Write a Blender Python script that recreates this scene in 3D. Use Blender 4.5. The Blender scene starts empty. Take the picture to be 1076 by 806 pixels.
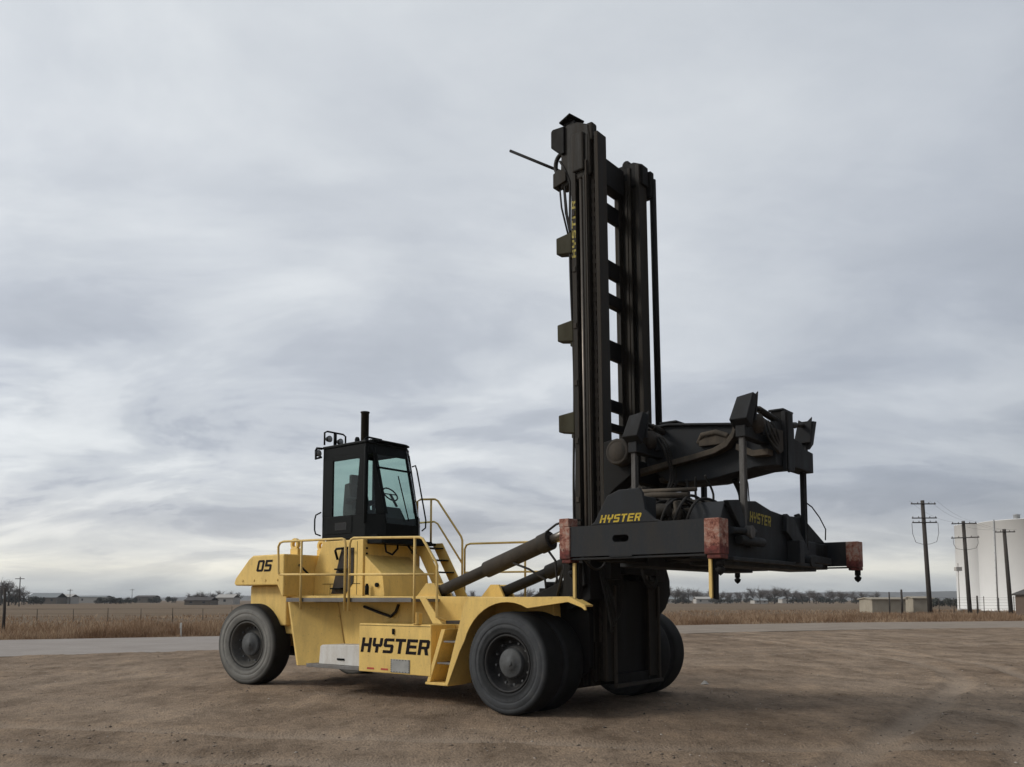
import bpy, bmesh, math, random
import numpy as np
from mathutils import Vector, Matrix

random.seed(7)
rng = np.random.default_rng(7)
scene = bpy.context.scene
C = scene.collection

# ----------------------------------------------------------------------------
# camera model of the photograph
# ----------------------------------------------------------------------------
W_PX, F_PX, CX, CY, HOR, CAM_H = 1076.0, 900.0, 538.0, 555.0, 630.0, 1.95
PITCH = math.atan((HOR - CY) / F_PX)


def ground_at(px, py, z=0.0):
    """point of the flat ground seen at photo pixel (px, py)"""
    x = (px - CX) / F_PX
    y = -(py - CY) / F_PX
    r = Vector((x, math.cos(PITCH) - math.sin(PITCH) * y, math.sin(PITCH) + math.cos(PITCH) * y))
    t = (z - CAM_H) / r.z
    return Vector((r.x * t, r.y * t, z))


def at(px, depth):
    """x of photo column px at distance depth along the view"""
    return (px - CX) / F_PX * depth


def hgt(py, depth):
    """height above ground of photo row py at distance depth"""
    return CAM_H + (HOR - py) / F_PX * depth


# ----------------------------------------------------------------------------
# node helpers / materials
# ----------------------------------------------------------------------------
def new_mat(name):
    m = bpy.data.materials.new(name)
    m.use_nodes = True
    nt = m.node_tree
    b = nt.nodes['Principled BSDF']
    return m, nt, b


def node(nt, t, **kw):
    n = nt.nodes.new(t)
    for k, v in kw.items():
        setattr(n, k, v)
    return n


def noise(nt, vec, scale, detail=6, rough=.6, dist=0.0):
    n = node(nt, 'ShaderNodeTexNoise')
    n.inputs['Scale'].default_value = scale
    n.inputs['Detail'].default_value = detail
    n.inputs['Roughness'].default_value = rough
    n.inputs['Distortion'].default_value = dist
    if vec is not None:
        nt.links.new(vec, n.inputs['Vector'])
    return n.outputs['Fac']


def ramp(nt, fac, stops):
    r = node(nt, 'ShaderNodeValToRGB')
    els = r.color_ramp.elements
    while len(els) > 1:
        els.remove(els[-1])
    els[0].position = stops[0][0]
    els[0].color = (*stops[0][1], 1) if len(stops[0][1]) == 3 else stops[0][1]
    for p, c in stops[1:]:
        e = els.new(p)
        e.color = (*c, 1)
    nt.links.new(fac, r.inputs['Fac'])
    return r.outputs['Color']


def mixc(nt, fac, a, b, mode='MIX'):
    n = node(nt, 'ShaderNodeMix', data_type='RGBA', blend_type=mode)
    if isinstance(fac, (int, float)):
        n.inputs[0].default_value = fac
    else:
        nt.links.new(fac, n.inputs[0])
    for i, v in ((6, a), (7, b)):
        if isinstance(v, (tuple, list)):
            n.inputs[i].default_value = (*v[:3], 1)
        else:
            nt.links.new(v, n.inputs[i])
    return n.outputs[2]


def math_n(nt, op, a, b=None, clamp=False):
    n = node(nt, 'ShaderNodeMath', operation=op, use_clamp=clamp)
    for i, v in enumerate((a, b)):
        if v is None:
            continue
        if isinstance(v, (int, float)):
            n.inputs[i].default_value = v
        else:
            nt.links.new(v, n.inputs[i])
    return n.outputs[0]


def objcoord(nt, scale=None):
    t = node(nt, 'ShaderNodeTexCoord')
    v = t.outputs['Object']
    if scale:
        mp = node(nt, 'ShaderNodeMapping')
        mp.inputs['Scale'].default_value = scale
        nt.links.new(v, mp.inputs['Vector'])
        v = mp.outputs['Vector']
    return v


def bump(nt, b, h, strength, dist):
    n = node(nt, 'ShaderNodeBump')
    n.inputs['Strength'].default_value = strength
    n.inputs['Distance'].default_value = dist
    nt.links.new(h, n.inputs['Height'])
    nt.links.new(n.outputs['Normal'], b.inputs['Normal'])


def edge_mask(nt, v, radius=.022):
    """worn corners: where the rounded normal leaves the flat one, broken up by noise"""
    bv = node(nt, 'ShaderNodeBevel')
    bv.samples = 4
    bv.inputs['Radius'].default_value = radius
    ge = node(nt, 'ShaderNodeNewGeometry')
    d = node(nt, 'ShaderNodeVectorMath', operation='DOT_PRODUCT')
    nt.links.new(bv.outputs[0], d.inputs[0])
    nt.links.new(ge.outputs['Normal'], d.inputs[1])
    e = ramp(nt, d.outputs['Value'], [(.75, (1, 1, 1)), (.985, (0, 0, 0))])
    k = ramp(nt, noise(nt, v, 7, 6, .75), [(.42, (0, 0, 0)), (.58, (.9, .9, .9))])
    return math_n(nt, 'MULTIPLY', e, k)


def painted(name, base, dirt, amount=.5, rough=.5, streak=(1.6, 1.6, .35), scale=2.5, chips=None, metal=0.0, spec=.4, grime=None, edge=None):
    """weathered paint: vertical dust streaks, blotches and small chips"""
    m, nt, b = new_mat(name)
    v = objcoord(nt)
    vs = objcoord(nt, streak)
    n1 = noise(nt, vs, scale, 8, .65)
    n2 = noise(nt, v, scale * 9, 5, .7)
    s = math_n(nt, 'ADD', math_n(nt, 'MULTIPLY', n1, .72), math_n(nt, 'MULTIPLY', n2, .28))
    f = ramp(nt, s, [(.42, (0, 0, 0)), (.68, (amount,) * 3)])
    col = mixc(nt, f, base, dirt)
    tone = ramp(nt, noise(nt, v, .9, 3, .5), [(.3, (.88, .88, .88)), (.7, (1.06, 1.06, 1.06))])
    col = mixc(nt, 1.0, col, tone, 'MULTIPLY')
    if grime:
        g1 = noise(nt, objcoord(nt, (3.2, 3.2, .42)), 1.7, 9, .7, .4)
        gf = ramp(nt, g1, [(.55, (0, 0, 0)), (.64, (.18, .18, .18)), (.74, (.42, .42, .42))])
        col = mixc(nt, gf, col, grime)
        g2 = noise(nt, v, 5.5, 10, .78, .2)
        col = mixc(nt, ramp(nt, g2, [(.60, (0, 0, 0)), (.66, (.28, .28, .28))]), col, tuple(x * .6 for x in grime))
    if chips:
        cf = ramp(nt, noise(nt, v, 34, 3, .6), [(.69, (0, 0, 0)), (.72, (1, 1, 1))])
        col = mixc(nt, cf, col, chips)
    if edge:
        col = mixc(nt, edge_mask(nt, v), col, edge)
    nt.links.new(col, b.inputs['Base Color'])
    r = ramp(nt, s, [(.35, (rough - .08,) * 3), (.7, (min(1, rough + .3),) * 3)])
    nt.links.new(r, b.inputs['Roughness'])
    b.inputs['Metallic'].default_value = metal
    b.inputs['Specular IOR Level'].default_value = spec
    bump(nt, b, n2, .12, .01)
    return m


def plain(name, col, rough=.6, metal=0.0, var=.15, scale=6, spec=.4):
    m, nt, b = new_mat(name)
    f = noise(nt, objcoord(nt), scale, 6, .6)
    c = ramp(nt, f, [(.3, tuple(x * (1 - var) for x in col)), (.7, tuple(min(1, x * (1 + var)) for x in col))])
    nt.links.new(c, b.inputs['Base Color'])
    b.inputs['Roughness'].default_value = rough
    b.inputs['Metallic'].default_value = metal
    b.inputs['Specular IOR Level'].default_value = spec
    return m


M = {}
M['yellow'] = painted('yellow_paint', (.82, .565, .170), (.50, .34, .13), .5, .5, chips=(.22, .13, .06), spec=.3, grime=(.36, .245, .095), edge=(.30, .20, .10))
M['rail'] = painted('rail_paint', (.76, .54, .19), (.42, .29, .13), .5, .5, spec=.3)
M['black'] = painted('black_paint', (.0065, .0065, .0065), (.024, .020, .017), .6, .6, scale=2.2, spec=.15)
M['slate'] = painted('slate_paint', (.0165, .0190, .0225), (.042, .038, .033), .55, .6, scale=2.2, chips=(.05, .04, .033), spec=.2, edge=(.095, .085, .075))
M['slate_flat'] = painted('slate_paint_flat', (.0175, .0200, .0235), (.048, .043, .037), .7, .6, scale=2.6, chips=(.065, .052, .042), spec=.2)
M['mast'] = painted('mast_steel', (.0165, .0150, .0125), (.056, .045, .034), .8, .6, streak=(6, 6, .12), scale=2.0, spec=.18, edge=(.10, .078, .055))
M['dusty'] = painted('dusty_steel', (.038, .033, .028), (.085, .070, .055), .8, .75, spec=.2)
M['olive'] = painted('olive_steel', (.040, .036, .019), (.034, .029, .021), .6, .65, spec=.15)
M['dust2'] = painted('dust_coated_steel', (.062, .053, .043), (.135, .11, .085), .8, .8, spec=.15)
M['cab'] = painted('cab_paint', (.0042, .0055, .0058), (.013, .014, .014), .5, .4, spec=.07)
M['grey'] = painted('grey_steel', (.16, .155, .15), (.13, .105, .08), .6, .6)
M['white'] = painted('white_box_paint', (.62, .61, .58), (.36, .30, .23), .6, .5)
M['leg'] = painted('worn_leg_steel', (.105, .10, .094), (.04, .035, .03), .8, .6, streak=(5, 5, .6), scale=3, spec=.3)
M['steel_plate'] = plain('pale_steel', (.30, .30, .285), .5, .1)
M['redwhite'] = None
M['rod'] = plain('steel_rod', (.16, .14, .12), .35, .7)
M['hose'] = plain('rubber_hose', (.026, .024, .022), .75, spec=.2)
M['decal_dark'] = plain('dark_lettering', (.009, .006, .007), .6, var=.3, spec=.1)
M['decal_yellow'] = painted('yellow_lettering', (.62, .44, .03), (.10, .08, .03), .7, .6, streak=(4, 4, 4), scale=5)
M['decal_worn'] = painted('worn_lettering', (.40, .32, .04), (.016, .016, .016), 1.0, .6, streak=(5, 5, 5), scale=3)
M['red'] = plain('red_decal', (.45, .06, .04), .5)
M['seat'] = plain('seat_vinyl', (.016, .016, .017), .7)
M['lamp'] = plain('lamp_lens', (.25, .26, .26), .2)
M['rim'] = painted('rim_paint', (.016, .016, .017), (.06, .056, .052), .7, .6, spec=.25)
M['hub'] = painted('hub_paint', (.085, .090, .094), (.055, .052, .047), .7, .6, spec=.3)

# red and white worn corner plates
m, nt, b = new_mat('red_white_plate')
v = objcoord(nt)
f = ramp(nt, noise(nt, v, 9, 8, .75, .4), [(.38, (.37, .30, .26)), (.46, (.36, .215, .165)), (.54, (.29, .125, .09)), (.60, (.15, .055, .042)), (.68, (.05, .03, .026))])
low = ramp(nt, noise(nt, v, 12, 6, .7), [(.35, (.20, .06, .05)), (.55, (.11, .035, .03)), (.7, (.035, .022, .02))])
sx_ = node(nt, 'ShaderNodeSeparateXYZ')
nt.links.new(v, sx_.inputs[0])
zn = math_n(nt, 'ADD', sx_.outputs[2], math_n(nt, 'MULTIPLY', math_n(nt, 'SUBTRACT', noise(nt, v, 16, 4, .6), .5), .22))
mr = node(nt, 'ShaderNodeMapRange')
mr.inputs[1].default_value = 2.665
mr.inputs[2].default_value = 2.705
nt.links.new(zn, mr.inputs[0])
nt.links.new(mixc(nt, edge_mask(nt, v, .04), mixc(nt, mr.outputs[0], low, f), (.13, .085, .065)), b.inputs['Base Color'])
b.inputs['Roughness'].default_value = .8
b.inputs['Specular IOR Level'].default_value = .2
M['redwhite'] = m


def tyre_mat(name, wall, tread, mud, rings):
    m, nt, b = new_mat(name)
    t = node(nt, 'ShaderNodeTexCoord')
    sp = node(nt, 'ShaderNodeSeparateXYZ')
    nt.links.new(t.outputs['Object'], sp.inputs[0])
    side = math_n(nt, 'ABSOLUTE', sp.outputs[1])
    f = ramp(nt, side, [(.215, (0, 0, 0)), (.262, (1, 1, 1))])
    n = noise(nt, t.outputs['Object'], 3.2, 8, .7)
    wallc = ramp(nt, n, [(.34, tuple(x * .72 for x in wall)), (.55, wall), (.75, mud)])
    treadc = ramp(nt, n, [(.35, tread), (.75, tuple(x * 2.2 for x in tread))])
    rad = math_n(nt, 'SQRT', math_n(nt, 'ADD', math_n(nt, 'POWER', sp.outputs[0], 2.0), math_n(nt, 'POWER', sp.outputs[2], 2.0)))
    rr = math_n(nt, 'ADD', rad, math_n(nt, 'MULTIPLY', math_n(nt, 'SUBTRACT', n, .5), .10))
    wallc = mixc(nt, 1.0, wallc, ramp(nt, rr, rings), 'MULTIPLY')
    c = mixc(nt, f, treadc, wallc)
    nt.links.new(c, b.inputs['Base Color'])
    b.inputs['Roughness'].default_value = .85
    b.inputs['Specular IOR Level'].default_value = .25
    bump(nt, b, noise(nt, t.outputs['Object'], 22, 5, .7), .25, .01)
    return m


M['tyre_front'] = tyre_mat('front_tyre_rubber', (.055, .058, .062), (.0075, .0075, .0075), (.085, .082, .078), [(.50, (.55, .55, .55)), (.60, (.45, .45, .45)), (.635, (1, 1, 1)), (.80, (1, 1, 1)), (.86, (.7, .7, .7))])
M['tyre_rear'] = tyre_mat('rear_tyre_rubber', (.20, .195, .18), (.008, .008, .008), (.27, .255, .23), [(.50, (.6, .6, .6)), (.56, (1, 1, 1)), (.74, (1, 1, 1)), (.82, (.5, .5, .5)), (.87, (.35, .35, .35))])

# tinted cab glass
m, nt, b = new_mat('cab_glass')
nt.nodes.remove(b)
out = nt.nodes['Material Output']
tr = node(nt, 'ShaderNodeBsdfTransparent')
tr.inputs['Color'].default_value = (.57, .69, .66, 1)
gl = node(nt, 'ShaderNodeBsdfGlossy')
gl.inputs['Color'].default_value = (.9, .95, .95, 1)
gl.inputs['Roughness'].default_value = .05
lw = node(nt, 'ShaderNodeLayerWeight')
lw.inputs['Blend'].default_value = .5
fac = math_n(nt, 'ADD', math_n(nt, 'MULTIPLY', math_n(nt, 'POWER', lw.outputs['Facing'], 4.0), .3), .03)
mx = node(nt, 'ShaderNodeMixShader')
nt.links.new(fac, mx.inputs[0])
nt.links.new(tr.outputs[0], mx.inputs[1])
nt.links.new(gl.outputs[0], mx.inputs[2])
nt.links.new(mx.outputs[0], out.inputs['Surface'])
M['glass'] = m


# ----------------------------------------------------------------------------
# mesh builder
# ----------------------------------------------------------------------------
class MB:
    def __init__(s):
        s.v, s.f, s.sm = [], [], []

    def add(s, vs, fs, smooth=False):
        o = len(s.v)
        s.v += [tuple(p) for p in vs]
        for f in fs:
            s.f.append([i + o for i in f])
            s.sm.append(smooth)
        return s

    def box(s, x0, x1, y0, y1, z0, z1):
        v = [(x, y, z) for z in (z0, z1) for y in (y0, y1) for x in (x0, x1)]
        return s.add(v, [(0, 2, 3, 1), (4, 5, 7, 6), (0, 1, 5, 4), (2, 6, 7, 3), (0, 4, 6, 2), (1, 3, 7, 5)])

    def hexa(s, lo, hi):
        """prism between two quads given as 4 points each (same winding)"""
        v = list(lo) + list(hi)
        return s.add(v, [(3, 2, 1, 0), (4, 5, 6, 7), (0, 1, 5, 4), (1, 2, 6, 5), (2, 3, 7, 6), (3, 0, 4, 7)])

    def prism(s, prof, axis, a, b):
        n = len(prof)

        def P(p, t):
            return {'y': (p[0], t, p[1]), 'x': (t, p[0], p[1]), 'z': (p[0], p[1], t)}[axis]
        v = [P(p, a) for p in prof] + [P(p, b) for p in prof]
        fs = [list(range(n))[::-1], list(range(n, 2 * n))]
        fs += [(i, (i + 1) % n, n + (i + 1) % n, n + i) for i in range(n)]
        return s.add(v, fs)

    def slab(s, pts, th):
        """polygon with thickness th along its normal"""
        pts = [Vector(p) for p in pts]
        nrm = (pts[1] - pts[0]).cross(pts[2] - pts[0]).normalized() * th
        n = len(pts)
        v = pts + [p + nrm for p in pts]
        fs = [list(range(n))[::-1], list(range(n, 2 * n))]
        fs += [(i, (i + 1) % n, n + (i + 1) % n, n + i) for i in range(n)]
        return s.add(v, fs)

    def tube(s, pts, r, n=10, r2=None, caps=True):
        pts = [Vector(p) for p in pts]
        k = len(pts)
        vs, fs = [], []
        up = None
        for i, p in enumerate(pts):
            d = (pts[min(i + 1, k - 1)] - pts[max(i - 1, 0)]).normalized()
            if up is None:
                up = Vector((0, 0, 1)) if abs(d.z) < .95 else Vector((1, 0, 0))
            a = d.cross(up)
            if a.length < 1e-4:
                a = d.cross(Vector((0, 1, 0)))
            a.normalize()
            b = a.cross(d).normalized()
            up = b
            rr = r if r2 is None else r + (r2 - r) * i / (k - 1)
            for j in range(n):
                t = 2 * math.pi * j / n
                vs.append(p + a * (rr * math.cos(t)) + b * (rr * math.sin(t)))
        for i in range(k - 1):
            for j in range(n):
                fs.append((i * n + j, i * n + (j + 1) % n, (i + 1) * n + (j + 1) % n, (i + 1) * n + j))
        s.add(vs, fs, True)
        if caps:
            o = len(s.v) - len(vs)
            s.f += [[o + j for j in range(n)][::-1], [o + (k - 1) * n + j for j in range(n)]]
            s.sm += [False, False]
        return s

    def lathe(s, prof, c=(0, 0, 0), axis='y', n=48, smooth=True):
        """profile of (radius, offset along axis)"""
        vs, fs = [], []
        k = len(prof)
        for r, o in prof:
            for j in range(n):
                t = 2 * math.pi * j / n
                a, b = r * math.cos(t), r * math.sin(t)
                p = {'y': (a, o, b), 'z': (a, b, o), 'x': (o, a, b)}[axis]
                vs.append((p[0] + c[0], p[1] + c[1], p[2] + c[2]))
        for i in range(k - 1):
            for j in range(n):
                fs.append((i * n + j, i * n + (j + 1) % n, (i + 1) * n + (j + 1) % n, (i + 1) * n + j))
        return s.add(vs, fs, smooth)

    def cyl(s, p0, p1, r, n=16, r2=None):
        return s.tube([p0, p1], r, n, r2)

    def xf(s, fn):
        s.v = [fn(*p) for p in s.v]
        return s

    def build(s, name, mat, parent=None, bevel=0.0):
        me = bpy.data.meshes.new(name)
        me.from_pydata(s.v, [], s.f)
        me.polygons.foreach_set('use_smooth', s.sm)
        bm = bmesh.new()
        bm.from_mesh(me)
        bmesh.ops.recalc_face_normals(bm, faces=bm.faces)
        bm.to_mesh(me)
        bm.free()
        me.materials.append(mat)
        o = bpy.data.objects.new(name, me)
        C.objects.link(o)
        if parent:
            o.parent = parent
        if bevel:
            md = o.modifiers.new('bevel', 'BEVEL')
            md.width = bevel
            md.segments = 2
            md.limit_method = 'ANGLE'
            md.angle_limit = math.radians(40)
        return o


def empty(name, loc=(0, 0, 0), rz=0.0):
    o = bpy.data.objects.new(name, None)
    o.empty_display_size = .2
    C.objects.link(o)
    o.location = loc
    o.rotation_euler = (0, 0, rz)
    return o


def tag(o, label, cat, group=None):
    o['label'] = label
    o['category'] = cat
    if group:
        o['group'] = group
    return o


def kind(o, k):
    o['kind'] = k
    return o


def copy_tree(o, parent=None):
    c = o.copy()
    C.objects.link(c)
    if parent:
        c.parent = parent
    for ch in list(o.children):
        copy_tree(ch, c)
    return c


# block lettering drawn on a small grid ------------------------------------------------
GLYPH = {
    'H': [[(0, 0), (1.75, 0), (1.75, 8), (0, 8)], [(4.25, 0), (6, 0), (6, 8), (4.25, 8)], [(1.75, 3.2), (4.25, 3.2), (4.25, 4.9), (1.75, 4.9)]],
    'Y': [[(0, 8), (0, 4.0), (.8, 3.2), (2.1, 3.2), (2.1, 0), (3.9, 0), (3.9, 3.2), (5.2, 3.2), (6, 4.0), (6, 8), (4.25, 8), (4.25, 4.8), (1.75, 4.8), (1.75, 8)]],
    'S': [[(6, 8), (6, 6.4), (1.8, 6.4), (1.8, 4.8), (5.2, 4.8), (6, 4.1), (6, .8), (5.2, 0), (0, 0), (0, 1.6), (4.25, 1.6), (4.25, 3.2), (.8, 3.2), (0, 3.9), (0, 7.2), (.8, 8)]],
    'T': [[(0, 8), (0, 6.4), (2.1, 6.4), (2.1, 0), (3.9, 0), (3.9, 6.4), (6, 6.4), (6, 8)]],
    'E': [[(0, 0), (6, 0), (6, 1.6), (1.8, 1.6), (1.8, 3.2), (5.6, 3.2), (5.6, 4.8), (1.8, 4.8), (1.8, 6.4), (6, 6.4), (6, 8), (0, 8)]],
    'R': [[(0, 0), (1.75, 0), (1.75, 8), (0, 8)],
          [(1.75, 8), (1.75, 6.4), (4.25, 6.4), (4.25, 4.5), (1.75, 4.5), (1.75, 3.0), (3.3, 3.0), (4.2, 0), (6.1, 0), (5.1, 3.1), (6, 3.9), (6, 7.2), (5.2, 8)]],
    '0': [[(3, 8), (.8, 8), (0, 7.2), (0, .8), (.8, 0), (3, 0), (3, 1.5), (1.8, 1.5), (1.8, 6.5), (3, 6.5)],
          [(3, 0), (5.2, 0), (6, .8), (6, 7.2), (5.2, 8), (3, 8), (3, 6.5), (4.2, 6.5), (4.2, 1.5), (3, 1.5)]],
    '5': [[(6, 8), (0, 8), (0, 3.4), (4.2, 3.4), (4.2, 1.5), (0, 1.5), (0, 0), (5.2, 0), (6, .8), (6, 4.2), (5.2, 5), (1.8, 5), (1.8, 6.5), (6, 6.5)]],
}


def lettering(name, text, org, u, v, height, width, mat, parent, shear=.22, gap=.22):
    """flat painted letters; org = lower left, u along the line, v up"""
    org, u, v = Vector(org), Vector(u).normalized(), Vector(v).normalized()
    mb = MB()
    adv = width / (len(text) + (len(text) - 1) * gap)
    for i, ch in enumerate(text):
        x0 = i * adv * (1 + gap)
        for poly in GLYPH[ch]:
            q = []
            for (a, c) in poly:
                yy = c / 8 * height
                q.append(org + u * (x0 + a / 6 * adv + shear * yy) + v * yy)
            mb.add(q, [list(range(len(q)))])
    return mb.build(name, mat, parent)


# ----------------------------------------------------------------------------
# THE CONTAINER HANDLER  (local frame: x forward, y left, z up)
# ----------------------------------------------------------------------------
HEAD = math.radians(38.5)
MACHINE = Vector((1.3186, 16.5674, 0))
root = empty('container_handler', MACHINE, -HEAD)
tag(root, 'yellow container handler with tall black mast and empty spreader standing on the gravel', 'forklift')

BV = .012
# --- chassis -----------------------------------------------------------------
mb = MB()
for sgn in (-1, 1):
    y0, y1 = sorted((sgn * .95, sgn * 1.38))
    mb.prism([(-8.6, 1.25), (-8.3, 2.05), (-.9, 2.0), (.35, 1.9), (.45, .55), (-1.2, .5), (-6.2, .55), (-7.0, 1.15)], 'y', y0, y1)
mb.box(-8.2, .3, -.95, .95, .85, 1.86)
chassis = mb.build('chassis', M['yellow'], root, BV)
for sgn in (-1, 1):
    yo, yi = sgn * 2.02, sgn * 1.40
    mb = MB()
    mb.hexa([(-6.40, yo, 1.895), (-5.50, yi, 1.895), (-5.45, yi, 1.895), (-6.34, yo, 1.895)],
            [(-6.05, yo, .53), (-5.15, yi, .53), (-5.10, yi, .53), (-5.99, yo, .53)])
    mb.build('frame_plate', M['yellow'], chassis, .008)
mb = MB()
mb.tube([(-4.6, -1.40, 1.80), (-4.1, -1.43, 1.68), (-3.75, -1.43, 1.60), (-3.6, -1.43, 1.70), (-3.55, -1.4, 1.85)], .03, 8)
mb.build('hose', M['hose'], chassis)
mb = MB()
mb.box(-8.35, -7.3, -.9, .9, .62, 1.05)
mb.cyl((-7.95, -1.5, .885), (-7.95, 1.5, .885), .16, 14)
mb.build('rear_axle', M['black'], chassis)
mb = MB()
mb.cyl((0, -1.2, .885), (0, 1.5, .885), .30, 18)
mb.lathe([(.05, -.5), (.42, -.42), (.48, -.1), (.48, .1), (.42, .42), (.05, .5)], (0, 0, .885), 'y', 24)
mb.build('front_axle', M['black'], chassis)
# front plate, bulkhead and mast pivots: black
mb = MB()
mb.box(.36, .47, -1.02, 1.02, .35, 2.15)
mb.build('front_plate', M['black'], chassis, BV)
for sgn in (-1, 1):
    y0, y1 = sorted((sgn * 1.04, sgn * 1.18))
    mb = MB().prism([(-.35, .45), (-.35, 1.98), (.55, 2.35), (.98, 1.7), (.98, .75), (.5, .4)], 'y', y0, y1)
    mb.build('mast_pivot_plate', M['black'], chassis, BV)

# --- counterweight -----------------------------------------------------------
mb = MB()
mb.prism([(-8.86, 2.34), (-8.80, 2.46), (-8.28, 2.90), (-8.12, 2.985), (-6.92, 2.99), (-6.92, 2.02), (-6.98, 2.02), (-7.16, 2.28), (-8.80, 2.28)], 'y', -1.76, 1.76)
mb.box(-8.55, -7.15, -1.5, 1.5, 1.35, 2.275)
cw = mb.build('counterweight', M['yellow'], root, .03)
lettering('lettering', '05', (-7.97, -1.764, 2.60), (1, 0, -.005), (0, 0, 1), .27, .56, M['decal_dark'], cw, shear=.3, gap=.14)
for y in (-1.3, -.52):
    mb = MB()
    # eye plate with a hole
    n, pr, hol = 14, [], []
    for i in range(n + 1):
        t = math.pi * i / n
        pr.append((-7.0 + .14 * math.cos(t) - .12, 3.24 + .14 * math.sin(t)))
    outer = [(-6.98, 2.97)] + pr + [(-7.26, 2.97)]
    ring_o = [(-7.12 + .14 * math.cos(2 * math.pi * i / 16), 3.24 + .14 * math.sin(2 * math.pi * i / 16)) for i in range(16)]
    ring_i = [(-7.12 + .07 * math.cos(2 * math.pi * i / 16), 3.24 + .07 * math.sin(2 * math.pi * i / 16)) for i in range(16)]
    v = [(p[0], y - .04, p[1]) for p in ring_o] + [(p[0], y - .04, p[1]) for p in ring_i] + [(p[0], y + .04, p[1]) for p in ring_o] + [(p[0], y + .04, p[1]) for p in ring_i]
    fs = []
    for i in range(16):
        j = (i + 1) % 16
        fs += [(i, j, 16 + j, 16 + i), (32 + i, 48 + i, 48 + j, 32 + j), (i, 32 + i, 32 + j, j), (16 + i, 16 + j, 48 + j, 48 + i)]
    mb.add(v, fs)
    mb.box(-7.26, -6.98, y - .038, y + .038, 2.97, 3.14)
    mb.build('lifting_eye', M['yellow'], cw, .006)
mb = MB()
mb.box(-8.62, -8.54, -1.2, -1.0, 2.74, 2.86)
mb.cyl((-8.58, -1.1, 2.62), (-8.58, -1.1, 2.76), .02, 8)
mb.build('tail_lamp', M['cab'], cw, .006)
mb = MB()
mb.cyl((-6.9, -1.35, 2.75), (-6.62, -1.28, 2.52), .025, 8)
mb.build('hood_latch', M['cab'], cw)

# --- hood --------------------------------------------------------------------
mb = MB()
mb.prism([(-6.915, 2.02), (-6.915, 2.62), (-6.62, 3.30), (-5.22, 3.30), (-5.22, 2.02)], 'y', -.9, .9)
mb.prism([(-5.218, 2.02), (-5.218, 2.95), (-4.62, 2.5), (-4.55, 2.02)], 'y', -.86, .55)
hood = mb.build('hood', M['yellow'], root, .015)
mb = MB()
mb.prism([(-6.28, 2.08), (-5.93, 3.12), (-5.52, 3.12), (-5.52, 2.34), (-5.78, 2.08)], 'y', -.915, -.902)
ap = mb.build('access_opening', M['dusty'], hood, .004)
for x, z in ((-6.06, 2.62), (-6.18, 2.18)):
    MB().box(x, x + .34, -1.02, -.917, z, z + .035).build('step', M['cab'], hood, .004)
mb = MB()
mb.tube([(-6.05, -.93, 2.86), (-6.05, -1.0, 3.06), (-5.98, -1.02, 3.10), (-5.55, -1.02, 3.11)], .028, 8)
mb.build('grab_bar', M['cab'], hood)
for y, z in ((-.80, 3.1), (-.80, 2.98), (.62, 3.05)):
    MB().cyl((-5.217, y, z), (-5.19, y, z), .022, 8).build('bolt', M['cab'], hood)
MB().cyl((-4.78, -.862, 2.27), (-4.78, -.90, 2.27), .05, 10).build('filler_cap', M['cab'], hood)
mb = MB()
mb.cyl((-5.02, -.95, 2.05), (-5.02, -.95, 2.26), .045, 10)
mb.cyl((-5.02, -.95, 2.26), (-5.02, -.95, 2.30), .03, 10)
mb.build('filler_neck', M['cab'], hood)
for (x0, x1, z0_, z1_) in ((-6.60, -5.30, 2.30, 2.312), (-6.335, -6.323, 2.06, 2.30), (-5.42, -5.408, 2.06, 3.26)):
    MB().box(x0, x1, -.904, -.9005, z0_, z1_).build('panel_seam', M['cab'], hood)
for x in (-8.5, -8.05, -7.6, -7.15):
    MB().cyl((x, -1.763, 2.40), (x, -1.775, 2.40), .028, 8).build('bolt', M['yellow'], cw)
# cab sub frame between hood and cab
mb = MB()
mb.box(-6.70, -4.95, -.74, .74, 3.302, 3.40)
mb.box(-5.20, -4.72, -.80, .80, 3.20, 3.298)
mb.tube([(-5.0, -.45, 3.22), (-4.9, -.5, 3.02), (-4.86, -.35, 2.96), (-4.9, -.15, 3.1), (-5.05, .0, 3.24)], .025, 8)
mb.tube([(-5.0, .25, 3.22), (-4.88, .3, 3.06), (-4.86, .4, 3.02), (-5.0, .5, 3.2)], .025, 8)
mb.build('cab_mount', M['cab'], root, .01)

# --- side decks and handrails ---------------------------------------------------
for sgn in (-1, 1):
    mb = MB()
    y0, y1 = sorted((sgn * .92, sgn * 2.12))
    mb.box(-6.32, -2.42, y0, y1, 1.905, 1.965)
    y0, y1 = sorted((sgn * 2.122, sgn * 2.14))
    mb.box(-6.30, -2.44, y0, y1, 1.90, 1.985)
    mb.build('side_deck', M['grey'], root, .006)


def rail(pts, posts, mids, name='handrail', r=.026, parent=root):
    mb = MB()
    mb.tube(pts, r, 8)
    for p in posts:
        mb.tube(p, r, 8)
    for p in mids:
        mb.tube(p, r * .9, 8)
    return mb.build(name, M['rail'], parent)


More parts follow.
